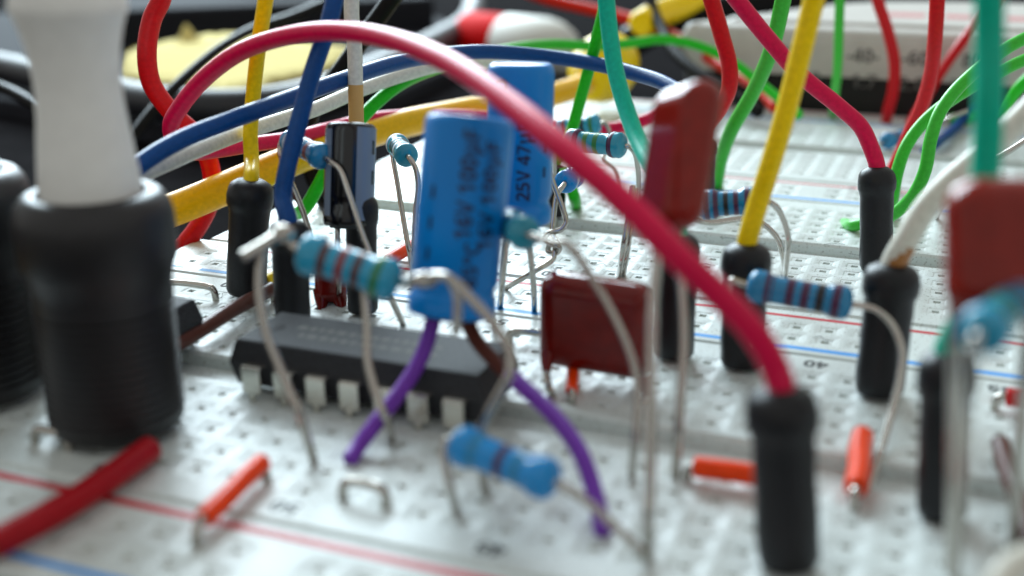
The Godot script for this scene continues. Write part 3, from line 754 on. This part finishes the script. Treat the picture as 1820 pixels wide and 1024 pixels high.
	film_capacitor("tilted dark red capacitor held high on long thin legs, seen from its narrow side", V(5.96, 18.79, 1.77), V(-1.76, -0.82, -1.87), V(0.25, 4.16, -1.07), V(0.99, -0.16, -0.86), 1.3, dipped_bright, [[V(5.75, 15.45, 4.79), V(5.88, 14.55, 5.64), V(6.43, 11.51, 8.26), V(7.33, 6.23, 11.22), V(7.99, 2.18, 13.6), V(7.72, -1.4, 12.48)], [V(5.74, 13.86, 0.84), V(6.18, 12.27, 1.26), V(6.98, 8.23, 2.67), V(7.41, 3.43, 4.95), V(7.22, -1.4, 4.47)]], 0.3)
	film_capacitor("big near dark red capacitor at the picture's edge on thick tall legs", V(24.47, 17.74, 9.68), V(3.33, -0.21, -1.91), V(-0.38, 3.07, -0.99), V(-0.78, -0.51, -1.3), 1.5, dipped_bright, [[V(21.84, 15.27, 11.62), V(21.86, 14.2, 11.78), V(22.36, 8.85, 11.3), V(22.83, 3.66, 10.65), V(23.28, -1.4, 9.17)], [V(25.24, 14.94, 10.98), V(25.19, 12.66, 10.93), V(25.48, 7.67, 10.17), V(26.31, -1.4, 5.68)]], 0.33)
	film_capacitor("small red drop capacitor mostly hidden below the fat cyan resistor", V(-27.65, 1.87, -15.73), V(1.26, 0, -0.49), V(-0.22, 1.8, -0.58), V(-0.31, -0.29, -0.79), 0.85, dipped, [[V(-28.07, 0.41, -14.79), V(-27.83, -0.21, -14.32), V(-27.62, -1.4, -13.91)], [V(-26.64, 0.32, -15.32), V(-26.18, -0.39, -14.89), V(-25.53, -1.4, -14)]], 0.24, true)

	# ---- electrolytic capacitors
	electrolytic("tall blue can capacitor leaning in the middle, purple sleeved legs", V(-8.67, 7.21, 1.56), V(-8.43, 19.72, -1.46), 2.86, blue_can, tin, navy_ink, [["16V 100\u00b5F", 1.05, 8.6, 0.4, 1.0], ["16V 100\u00b5F", 1.05, 8.0, 1.9, 1.0], ["85\u00b0C", 1.0, 3.6, 1.1, 1.0], ["\u2013  \u2013  \u2013", 1.4, 6.0, -2.0, 1.0]], w_purple)
	leg([V(-9.82, 7.35, 1.51), V(-9.91, 5.75, 2.36), V(-10.18, 4.42, 3.41), V(-10.65, 3.1, 5.11), V(-11.33, 1.66, 7.5), V(-11.79, 0.69, 8.95), V(-13.53, -1.4, 7.12)], 0.28, "lead")
	part("purple_sleeve", tube([V(-9.88, 7, 1.66), V(-9.95, 5.75, 2.37), V(-10.18, 4.42, 3.41), V(-10.65, 3.1, 5.11), V(-11.33, 1.66, 7.5), V(-11.79, 0.69, 8.95), V(-11.78, 0.3, 10.17)], 0.52, 14, 7), w_purple)
	leg([V(-8.08, 6.99, 0.73), V(-7.03, 5.75, 1.46), V(-4.94, 4.67, 2.75), V(-2.53, 4.3, 4.55), V(0.24, 3.7, 6.64), V(2.56, 2.79, 8.8), V(4.04, 1.6, 10.7), V(4.49, -1.4, 10.04)], 0.28, "lead")
	part("purple_sleeve", tube([V(-3.91, 4.54, 3.41), V(-2.53, 4.3, 4.55), V(0.24, 3.7, 6.64), V(2.56, 2.79, 8.8), V(4.04, 1.6, 10.7), V(5.31, 0.3, 12.81)], 0.52, 14, 7), w_purple)
	part("brown_sleeve", tube([V(-7.92, 6.82, 0.84), V(-7.03, 5.75, 1.46), V(-4.98, 4.7, 2.64), V(-3.55, 4.39, 3.66)], 0.5, 14, 7), mats["brown_wire"])
	electrolytic("blue can capacitor behind the crimson arch, ring mark on its top edge", V(-10.3, 8.92, -14.9), V(-10.45, 20.97, -15.9), 2.5, blue_can, tin, navy_ink, [["\u2013  \u2013  \u2013", 1.3, 6.0, 1.9, 1.0], ["25V 47\u00b5F", 1.0, 5.0, 0.3, 1.0], ["O", 1.1, 10.6, -1.5, 1.0]], w_purple)
	leg([V(-11.1, 8.93, -14.93), V(-11.37, 7.2, -14.99), V(-12, 3.66, -15.7), V(-14.46, -1.4, -21.12)])
	leg([V(-9.84, 8.84, -15.4), V(-9.73, 7.2, -15.62), V(-9.71, 3.66, -16.59), V(-11.19, -1.4, -20.9)])
	electrolytic("small black can capacitor with a grey dashed stripe", V(-24.65, 7.43, -13.84), V(-25.16, 15.35, -16.01), 2.05, black_can, tin, grey_ink, [], null)
	part("stripe", can_patch(V(-24.65, 7.43, -13.84), V(-25.16, 15.35, -16.01), V(1.68, 0.32, 0.36), 2.05, 0.58, 0.5, 7.9), grey_ink)
	part("stripe", can_patch(V(-24.65, 7.43, -13.84), V(-25.16, 15.35, -16.01), V(-0.77, 0.33, 1.32), 2.05, 0.22, 0.8, 7.7), grey_ink)
	for k in 3:
		part("minus_mark", can_patch(V(-24.65, 7.43, -13.84), V(-25.16, 15.35, -16.01), V(2.77, 0.32, -0.07), 2.066, 0.09, 1.0 + 2.4 * k, 2.1 + 2.4 * k), black_can)
	leg([V(-25.47, 7.52, -13.56), V(-25.31, 6.23, -13.14), V(-25.24, 3.92, -12.88), V(-27.89, -1.4, -17.19)], 0.24)
	leg([V(-24.02, 7.43, -14.09), V(-23.83, 6.22, -13.72), V(-23.84, 3.92, -13.43), V(-26.21, -1.4, -17.23)], 0.24)

	# ---- chips
	chip("black fourteen-pin chip astride the centre groove", -9, 7, body_black)
	chip("black chip mostly hidden behind the ribbed plug, one end showing", -16.2, 4, body_black)

	# ---- ribbed plugs
	ribbed_plug("tall black ribbed plug with a flared white sleeve, whole body in view", V(-28.32, 0, 11.18))
	ribbed_plug("black ribbed plug cut off by the picture's edge, white sleeve beside its twin", V(-40.64, 0, 10.16))

	# ---- odd bare leads
	thing("bare_lead", "thin bare lead curving down in front of the chip, below the fat cyan resistor", "wire", V(-10.3, 0, 7.32), "loose bare leads")
	part("lead", tube([V(-13.01, 11.25, 5.17), V(-12.53, 9.72, 6), V(-12.13, 7.57, 6.65), V(-11.79, 5.83, 7.38), V(-11.11, 4.16, 7.85), V(-10.25, 2.27, 8.1), V(-11.6, -1.4, 4.83)], 0.3, 8, 6), metal)
	thing("bare_lead", "pair-bent bare lead dropping behind the crimson arch to the back rail", "wire", V(-6.44, 0, -29.4), "loose bare leads")
	part("lead", tube([V(-4.38, 9.72, -26.04), V(-4.42, 7.51, -25.2), V(-4.53, 4.85, -24.18), V(-7.36, -1.4, -32.62)], 0.26, 8, 6), metal)
	part("lead", tube([V(-4.4, 9.25, -26.99), V(-4.4, 6.79, -26.08), V(-4.6, 3.96, -25.52), V(-7.29, -1.4, -33.86)], 0.26, 8, 6), metal)
	thing("bare_lead", "pale bare lead crossing the far board behind the teal wire", "wire", V(30.19, 0, -112.94), "loose bare leads")
	part("lead", tube([V(26.74, 13.97, -39.8), V(24.75, 12.41, -39.01), V(23.14, 11.19, -38.49), V(21.31, 9.7, -38.36), V(18.63, -1.4, -64.7)], 0.25, 8, 6), metal)
	add_lint()

func can_patch(base: Vector3, top: Vector3, facing: Vector3, r: float, half_angle: float, y0: float, y1: float) -> ArrayMesh:
	var t := (top - base).normalized()
	var e := (facing - t * facing.dot(t)).normalized()
	var g := t.cross(e)
	var st := SurfaceTool.new()
	st.begin(Mesh.PRIMITIVE_TRIANGLES)
	var n := 8
	for i in n:
		var a0 := lerpf(-half_angle, half_angle, float(i) / n)
		var a1 := lerpf(-half_angle, half_angle, float(i + 1) / n)
		var d0 := e * cos(a0) + g * sin(a0)
		var d1 := e * cos(a1) + g * sin(a1)
		var rr := r + 0.02
		var p := [base + t * y0 + d0 * rr, base + t * y0 + d1 * rr, base + t * y1 + d1 * rr, base + t * y1 + d0 * rr]
		tri(st, [p[0], p[2], p[1]], [d0, d1, d1])
		tri(st, [p[0], p[3], p[2]], [d0, d0, d1])
	return st.commit()

func electrolytic(label: String, base: Vector3, top: Vector3, r: float, m: Material, tin: Material, ink: Material, prints: Array, _sleeve: Material) -> void:
	thing("electrolytic_capacitor", label, "capacitor", base, "upright can capacitors")
	var L := base.distance_to(top)
	var ax := top - base
	part("can", lathe([Vector2(0, 0.15), Vector2(r * 0.8, 0.12), Vector2(r * 0.9, 0.0), Vector2(r * 0.985, 0.12), Vector2(r, 0.4), Vector2(r, 1.1), Vector2(r * 0.95, 1.4), Vector2(r * 0.9, 1.7), Vector2(r * 0.95, 2.05), Vector2(r, 2.4), Vector2(r, L - 0.75), Vector2(r * 0.985, L - 0.4), Vector2(r * 0.94, L - 0.14), Vector2(r * 0.86, L), Vector2(r * 0.78, L - 0.02), Vector2(r * 0.76, L - 0.12)], base, ax, 40), m)
	part("can_top", lathe([Vector2(r * 0.775, L - 0.1), Vector2(r * 0.4, L - 0.07), Vector2(0, L - 0.07)], base, ax, 32), tin)
	part("rubber_bung", lathe([Vector2(0, -0.25), Vector2(r * 0.7, -0.2), Vector2(r * 0.82, 0.2)], base, ax, 24), mats["print"])
	for pr in prints:
		part("printed_lettering", letters_round(pr[0], pr[1], base, ax, V(0.34, 0.33, 0.88), r, pr[2], pr[3], pr[4]), ink)

func chip(label: String, x: float, per_side: int, m: Material) -> void:
	var P := PITCH
	var x0 := (x - 0.82) * P
	var x1 := (x + per_side - 1 + 0.72) * P
	thing("chip", label, "chip", V((x0 + x1) * 0.5, 0, 0), "black chips")
	var st := SurfaceTool.new()
	st.begin(Mesh.PRIMITIVE_TRIANGLES)
	# two moulded halves that taper from the parting line
	var rings := []
	for s in [[0.55, 2.95, 0.45], [0.62, 3.0, 0.40], [2.1, 3.25, 0.0], [2.3, 3.25, 0.0], [3.72, 2.98, 0.42], [3.85, 2.86, 0.54]]:
		rings.append([V(x0 + s[2], s[0], -s[1]), V(x1 - s[2], s[0], -s[1]), V(x1 - s[2], s[0], s[1]), V(x0 + s[2], s[0], s[1])])
	for i in 5:
		for k in 4:
			var j := (k + 1) % 4
			var away: Vector3 = rings[i][k] + rings[i][j] - V(x0 + x1, 0, 0)
			away.y = 0.0
			st.set_smooth_group(-1)
			face(st, rings[i][k], rings[i + 1][k], rings[i + 1][j], away)
			face(st, rings[i][k], rings[i + 1][j], rings[i][j], away)
	for f in [[5, 0, 1, 2], [5, 0, 2, 3], [0, 0, 2, 1], [0, 0, 3, 2]]:
		face(st, rings[f[0]][f[1]], rings[f[0]][f[2]], rings[f[0]][f[3]], Vector3.UP if f[0] == 5 else Vector3.DOWN)
	st.generate_normals()
	part("body", st.commit(), m)
	part("notch", lathe([Vector2(0.9, 0.0), Vector2(0.85, 0.03), Vector2(0.0, 0.035)], V(x0 + 1.7, 3.83, 0), V(0, 1, 0), 20), m)
	var faint := mat("faint_print", Color(0.34, 0.34, 0.32), 0.75)
	for row in 2:
		var xx := x0 + 3.4 + row * 0.8
		while xx < x1 - 4.5:
			var w := rng.randf_range(0.35, 0.8)
			part("print_mark", box(V(xx, 3.8, -0.9 + row * 1.35), V(xx + w, 3.862, -0.25 + row * 1.35), 0.003), faint)
			xx += w + 0.28
	for i in per_side:
		for s in [-1.0, 1.0]:
			var px := (x + i) * P
			var ps := SurfaceTool.new()
			ps.begin(Mesh.PRIMITIVE_TRIANGLES)
			add_brick(ps, V(px, 2.2, s * 3.45), V(0.74, 0, 0), V(0, 0.13, 0), V(0, 0, 0.42), 0.1, 1)
			add_brick(ps, V(px, 1.3, s * 3.86), V(0.74, 0, 0), V(0, 0.98, s * 0.03), V(0, 0, 0.13), 0.1, 1)
			add_brick(ps, V(px, -0.7, s * 3.87), V(0.26, 0, 0), V(0, 1.1, 0), V(0, 0, 0.12), 0.08, 1)
			part("pin", ps.commit(), mats["tinned_pin"])

func ribbed_plug(label: String, at: Vector3) -> void:
	thing("plug", label, "plug", at, "black plugs with white sleeves")
	var rubber := grained(mat("plug_rubber", Color(0.095, 0.09, 0.10), 0.45, 0.5), 15.0, 0.8, 1.0, 0.15, 0.02)
	var white := grained(mat("sleeve_white", Color(0.94, 0.94, 0.92), 0.35, 0.4), 15.0, 0.97, 1.0, 0.06, 0.02)
	var a := Vector3(0, 1, 0)
	var b := at + Vector3(0, 0.5, 0)
	var prof := [Vector2(0.0, 0.1), Vector2(3.6, 0.0), Vector2(4.05, 0.12), Vector2(4.22, 0.45), Vector2(4.25, 0.9)]
	var y := 1.0
	while y < 8.2:
		prof.append_array([Vector2(4.28, y), Vector2(4.3, y + 0.14), Vector2(4.28, y + 0.28), Vector2(4.13, y + 0.36), Vector2(4.13, y + 0.5), Vector2(4.28, y + 0.56)])
		y += 0.57
	prof.append_array([Vector2(4.28, 9.0), Vector2(4.28, 9.5), Vector2(4.35, 9.9), Vector2(4.55, 10.7), Vector2(4.8, 11.3), Vector2(4.85, 13.0), Vector2(4.8, 14.0), Vector2(4.6, 14.8), Vector2(4.15, 15.35), Vector2(3.6, 15.6), Vector2(3.3, 15.5), Vector2(3.25, 14.7)])
	part("grip", lathe(prof, b, a, 56), rubber)
	part("sleeve", lathe([Vector2(3.05, 14.0), Vector2(3.05, 16.0), Vector2(2.94, 17.0), Vector2(2.8, 18.4), Vector2(2.6, 20.0), Vector2(2.5, 21.4), Vector2(2.5, 22.6), Vector2(2.64, 24.0), Vector2(2.9, 25.2), Vector2(3.16, 26.0), Vector2(3.34, 26.4), Vector2(3.34, 26.9), Vector2(3.22, 27.2), Vector2(3.2, 31.0), Vector2(2.8, 34.0), Vector2(2.2, 34.4), Vector2(0, 34.4)], b, a, 48), white)
	part("pin", tube([at + Vector3(0, -2, 0), at + Vector3(0, 0.8, 0)], 0.45, 12, 1), mats["tinned_pin"])

func add_lint() -> void:
	# dust fibres lying on the boards, one loose mass
	org = Vector3.ZERO
	var st := SurfaceTool.new()
	st.begin(Mesh.PRIMITIVE_TRIANGLES)
	for i in 46:
		var p := V(rng.randf_range(-45, 30), 0.03, rng.randf_range(-75, 12))
		var a := rng.randf() * TAU
		var pts := []
		for k in 5:
			pts.append(p)
			a += rng.randf_range(-1.1, 1.1)
			p += V(cos(a), 0, sin(a)) * rng.randf_range(0.3, 0.7)
			p.y = 0.03 + rng.randf() * 0.12
		add_tube(st, pts, 0.022, 5, 4)
	var o := structure("lint", st.commit(), mat("lint", Color(0.35, 0.36, 0.38), 0.8))
	o.set_meta("kind", "stuff")
	o.set_meta("label", "fine dust fibres scattered over the white boards")
	o.set_meta("category", "lint")

func build_jumpers(w_red: Material, w_orange: Material, w_brown: Material, w_yellow: Material, w_pink: Material, w_white: Material) -> void:
	var g := "short jumpers pressed to the boards"
	jumper("board_jumper", "red jumper from the front rail's edge to the row below the ribbed plug", "jumper", V(-23.95, 0, 26.97), V(-23.22, 0, 14.18), wire_mat("dark_red_wire", Color(0.66, 0.03, 0.10)), 0.84, 1.0, 0.3, 0.35, g)
	jumper("board_jumper", "orange jumper with a bare tip, crossing the red stripe at the front rail", "jumper", V(-15.1, 0, 21.33), V(-15.84, 0, 13.32), w_orange, 0.6, 1.0, 1.0, 0.3, g)
	jumper("board_jumper", "brown jumper between the two chips, across the groove", "jumper", V(-32, 0, 3.81), V(-32.26, 0, -13.97), w_brown, 0.62, 1.2, 0.4, 0.3, g)
	jumper("board_jumper", "orange jumper lying beside the crimson wire's black sleeve", "jumper", V(8.06, 0, 4.74), V(13.46, 0, 4.51), w_orange, 0.64, 0.95, 0.45, 0.35, g)
	jumper("board_jumper", "orange jumper pointing away, its bare tip under the resistor's long lead", "jumper", V(17.7, 0, 4.78), V(17.28, 0, -3.44), w_orange, 0.7, 0.95, 0.9, 0.3, g)
	jumper("board_jumper", "short orange jumper showing beneath the upright dark red capacitor", "jumper", V(-1.96, 0, -3.28), V(-5.05, 0, -12.71), w_orange, 0.44, 0.85, 0.2, 0.2, g)
	jumper("board_jumper", "orange jumper peeping out between the fat cyan resistor and the tall blue cap", "jumper", V(-26.86, 0, -24.71), V(-26.7, 0, -30.29), w_orange, 0.6, 1.0, 0.2, 0.2, g)
	jumper("board_jumper", "red jumper at the picture's edge, beside column number 35", "jumper", V(25.07, 0, -12.57), V(29.67, 0, -12.53), w_red, 0.64, 1.0, 0.7, 0.3, g)
	jumper("board_jumper", "pinkish brown jumper beside the big near capacitor's legs", "jumper", V(25.27, 0, -4.61), V(26.95, 0, 7.82), w_brown, 0.56, 1.3, 0.2, 0.3, g)
	jumper("board_jumper", "tiny yellow jumper at the brown jumper's far end", "jumper", V(-34.15, 0, -15.27), V(-33.97, 0, -17.91), w_yellow, 0.5, 1.0, 0.5, 0.2, g)
	var bg := "bare staple jumpers"
	jumper("bare_jumper", "bare wire staple in the row in front of the chip, below the purple leg", "jumper", V(-10.16, 0, 13.97), V(-7.37, 0, 13.97), null, 0, 1.1, 0, 0, bg)
	jumper("bare_jumper", "bare wire staple in the back row just behind the ribbed plug", "jumper", V(-41.81, 0, -12.18), V(-37.01, 0, -12.31), null, 0, 1.15, 0, 0, bg)
	jumper("bare_jumper", "bare wire staple in the back row peeping out from the upright dark red capacitor", "jumper", V(-10.1, 0, -12.41), V(-7.17, 0, -12.77), null, 0, 0.9, 0, 0, bg)
	jumper("bare_jumper", "bare wire staple half hidden under the ribbed plug", "jumper", V(-32.01, 0, 14.73), V(-29.29, 0, 14.87), null, 0, 1.0, 0, 0, bg)

func build_background(w_black: Material, w_flame: Material, w_amber: Material, w_yellow: Material) -> void:
	# instrument case behind the far board
	var case_white := grained(mat("case_white", Color(0.74, 0.73, 0.70), 0.4, 0.5), 60.0, 0.92, 1.0, 0.05, 0.02)
	var case_black := grained(mat("case_black", Color(0.06, 0.055, 0.058), 0.5, 0.4), 60.0, 0.8, 1.0, 0.1, 0.02)
	thing("instrument_case", "white instrument case with small dark print on a black base, behind the boards", "instrument", V(20, -8.5, -140))
	var x0: float = -24.81
	var yb: float = 5.08
	var yt: float = 12.13
	var plan := [V(x0 + 2, 0, -119.7), V(x0 + 8, 0, -119.6), V(x0 + 30, 0, -119.6), V(20, 0, -119.6), V(50, 0, -119.6), V(96, 0, -119.6), V(99, 0, -122), V(99, 0, -168), V(60, 0, -170), V(10, 0, -169), V(-3, 0, -162), V(-11, 0, -148), V(-17, 0, -134), V(-23.5, 0, -122.5)]
	var deck := func(y: float, inset: float) -> Array:
		return plan.map(func(q): return V(40.0 + (q.x - 40.0) * (1.0 - inset / 60.0), y, -145.0 + (q.z + 145.0) * (1.0 - inset / 26.0)))
	part("base", slab(deck.call(yb, 0.6), yb + 8.5, 0.3), case_black)
	part("case", slab(deck.call(yt, 0.0), yt - yb - 0.02, 1.9), case_white)
	part("lid", slab(deck.call(yt + 0.5, 6.0), 0.6, 0.4), case_white)
	var faint_red := mat("faint_red_print", Color(0.72, 0.45, 0.45), 0.5)
	for k in 3:
		part("lid_print", box(V(6.0 + k * 9, yt + 0.4, -142), V(12.0 + k * 9, yt + 0.53, -136), 0.02), faint_red)
	var marks := [["-20-", 1400, 88], ["-40-", 1535, 85], ["-60-", 1630, 90], ["80", 1720, 95], ["1.0", 1440, 118], ["1.7", 1540, 118], ["2.0", 1622, 122], ["3.0", 1710, 128]]
	for mk in marks:
		var fx: float = (mk[1] - 1500.0) / 12.0
		flat_text("dial_number", mk[0], 2.0, V(1.79 + fx, 9.03 - (5.0 if mk[2] > 105 else 1.2) + 0.6, -119.55), Basis(), mat("dial_print", Color(0.36, 0.35, 0.34), 0.6))

	# soldering stand: dark tray, rounded rim, sponge, block at the back
	var stand := grained(mat("stand_plastic", Color(0.17, 0.175, 0.195), 0.75, 0.12), 50.0, 0.85, 1.0, 0.12, 0.02)
	var foam := grained(mat("sponge_foam", Color(0.93, 0.86, 0.56), 0.9, 0.2), 14.0, 0.72, 1.0, 1.0, 0.04)
	thing("soldering_stand", "dark grey soldering stand with a rounded rim round its sponge tray", "stand", V(-147.2, -8.5, -180.24))
	part("tray", slab([V(-167.95, -5, -107.71), V(-138.55, -5, -102.56), V(-110.14, -5, -96.31), V(-89.69, -5, -97.36), V(-81.33, -5, -112.44), V(-82.6, -5, -146.45), V(-90.44, -5, -189.88), V(-128.23, -5, -256.68), V(-187.89, -5, -288.26), V(-255.73, -5, -285.1), V(-251.59, -5, -196.93)], 3.4, 1.0), stand)
	part("rim", tube([V(-178.8, -1.5, -116.06), V(-162.47, -1.5, -117.28), V(-141.98, -1.5, -109.98), V(-114.72, -1.5, -98.28), V(-99.34, -1.5, -94.46), V(-88.94, -1.5, -98.34), V(-85.11, -1.5, -111.67), V(-88.23, -1.5, -143.14), V(-93.56, -1.5, -178.21), V(-102.73, -1.5, -218.47), V(-130.47, -1.5, -289.41)], 3.0, 18, 8), grained(mat("rim_plastic", Color(0.15, 0.158, 0.18), 0.5, 0.45), 50.0, 0.85, 1.0, 0.1, 0.02))
	part("back_block", brick(V(-155.8, -1.5, -201.87), V(33.66, 0, -32.49), V(0, 5.0, 0), V(6.25, 0, 6.48), 1.5, 3), stand)
	thing("sponge", "pale yellow cleaning sponge with a torn tuft, in the soldering stand's tray", "sponge", V(-133.38, -5, -159.9))
	part("foam", slab([V(-131.85, 0.5, -118.94), V(-142.35, 0.5, -134.97), V(-144.39, 0.5, -149.26), V(-142.05, 0.5, -162.51), V(-133.67, 0.5, -165.57), V(-116.83, 0.5, -159.35), V(-101.13, 0.5, -153.71), V(-95.24, 0.5, -141.99), V(-92.48, 0.5, -124.59), V(-92.82, 0.5, -113.52), V(-92.51, 0.5, -102.42), V(-97.82, 0.5, -100.45), V(-107.54, 0.5, -102.94), V(-120.85, 0.5, -107.13)], 5.3, 0.9, 0.28), foam)
	part("torn_tuft", lathe([Vector2(4.6, -1.2), Vector2(2.8, 0.4), Vector2(1.5, 1.3), Vector2(0.9, 2.6), Vector2(0.3, 3.6), Vector2(0, 3.8)], V(-139.04, 0.3, -150.89), V(-0.1, 1, 0), 14, 0.14), foam)

	# black cables
	var item := func(called: String, label: String, category: String, pts: Array, r: float, m: Material, group := "dark cables on the desk") -> void:
		thing(called, label, category, pts[0], group)
		part("jacket", tube(pts, r, 14, 8), m)
	item.call("cable", "black cable arching across the yellow sponge", "cable", [V(-77.01, -7.8, -33.64), V(-79.25, -7.8, -44.87), V(-78.33, -2.37, -49.4), V(-78.24, 1.72, -53.22), V(-78.16, 4.78, -57.79), V(-77.87, 8.21, -64.86), V(-78.26, 11.36, -74.96), V(-78.73, 12.91, -84.43), V(-79, 13.66, -95.96), V(-78.31, 15.89, -112.96)], 0.72, w_black)
	item.call("cable", "black cable slanting down behind the white tan-stained wire", "cable", [V(-37.56, 24.03, -52.42), V(-39.41, 21.35, -51.83), V(-42.03, 17.63, -50.57), V(-44.17, 13.95, -48.37), V(-45.86, 11.33, -46.74), V(-46.29, 8.89, -44.53), V(-45.61, 6.38, -42.73), V(-44.35, 3.03, -41.99), V(-43.43, 0.47, -42.54), V(-41.26, -1, -39.78)], 1.0, w_black)
	item.call("cable", "black cable curving beside the cut-off plug", "cable", [V(-112.35, 7.12, -62.31), V(-106.24, 6.31, -62.13), V(-99.39, 5.15, -59.84), V(-92.6, 3.01, -57.17), V(-85.74, -1.06, -53.8), V(-78.25, -5.69, -48.2), V(-69.53, -7.7, -39.58)], 0.8, w_black)
	item.call("cable", "thin black cable hooking past the yellow plug to the instrument case", "cable", [V(-32.47, 17.97, -131.68), V(-30.04, 13.41, -127.54), V(-27.27, 10.84, -123.12), V(-24.09, 8.52, -117.84), V(-20.14, 6.52, -112.96), V(-16.07, 4.98, -109.44), V(-12.3, 3.67, -107.02), V(-7.47, 1.91, -103.72)], 0.95, w_black)
	item.call("cable", "thick black cable lying along the instrument case's far side", "cable", [V(-39.76, 4.87, -148.97), V(-36.21, 7.08, -153.45), V(-32.51, 8.62, -157.74), V(-26.17, 9.59, -162.85), V(-18.66, 10.16, -168.28), V(-11, 10.75, -173.76), V(0.59, 11.98, -183.3)], 3.0, w_black)
	item.call("cable", "orange red cable running down behind the teal wire and under the green arch", "cable", [V(-59.7, 15.87, -137.28), V(-52.25, 13.66, -135.97), V(-45.09, 12.45, -134.92), V(-38.58, 11.47, -133.7), V(-31.92, 10.29, -131.33), V(-26.05, 8.95, -127.45), V(-19.9, 7.31, -121.3), V(-13.88, 6.01, -114.09), V(-7.81, 4.62, -106.86), V(-5, 3.04, -102.83)], 1.05, w_flame, "")
	item.call("cable", "yellow cable leaving the yellow plug upwards", "cable", [V(-31.2, 11.18, -125.12), V(-30.01, 12.12, -130.48), V(-27.9, 12.93, -136.15), V(-24.24, 15.45, -143.06)], 2.3, w_yellow, "")

	# yellow plug boot
	thing("plug_boot", "fat yellow plug boot lying between the boards and the instrument case", "plug", V(-32.45, 5.13, -99.67))
	part("boot", lathe([Vector2(0, -0.4), Vector2(1.9, -0.3), Vector2(2.4, 0.4), Vector2(3.2, 2.0), Vector2(4.5, 4.2), Vector2(5.1, 6.4), Vector2(5.0, 9.0), Vector2(4.4, 11.4), Vector2(3.4, 13.2), Vector2(2.5, 14.0), Vector2(0, 14.2)], V(-32.45, 5.13, -99.67), V(1.82, 4.91, -25.25), 28), w_yellow)
	part("boot_ring", lathe([Vector2(2.4, 0.9), Vector2(3.0, 1.0), Vector2(3.1, 1.5), Vector2(2.9, 1.9)], V(-32.45, 5.13, -99.67), V(1.82, 4.91, -25.25), 28), w_yellow)

	# white tube with a red cap
	var red_cap := mat("red_cap", Color(0.86, 0.03, 0.04), 0.75, 0.2)
	var tube_white := mat("tube_white", Color(0.86, 0.86, 0.83), 0.6, 0.3)
	var ta: Vector3 = V(-94.67, -3.5, -200.43)
	var tb: Vector3 = V(-56.01, -3.5, -186.44)
	var ax := tb - ta
	thing("marker_pen", "white round tube with a red cap, lying on the table behind the blue caps", "pen", ta)
	var rr: float = 6.99
	part("cap", lathe([Vector2(0, 0), Vector2(rr * 0.8, 0.05), Vector2(rr * 0.95, 0.5), Vector2(rr, 1.2), Vector2(rr, 12.5)], ta, ax, 32), red_cap)
	part("barrel", lathe([Vector2(rr, 12.5), Vector2(rr * 1.03, 12.7), Vector2(rr * 1.03, 24.0), Vector2(rr * 0.95, 27.0), Vector2(rr * 0.75, 30.0), Vector2(rr * 0.45, 31.6), Vector2(0, 32.0)], ta, ax, 32), tube_white)
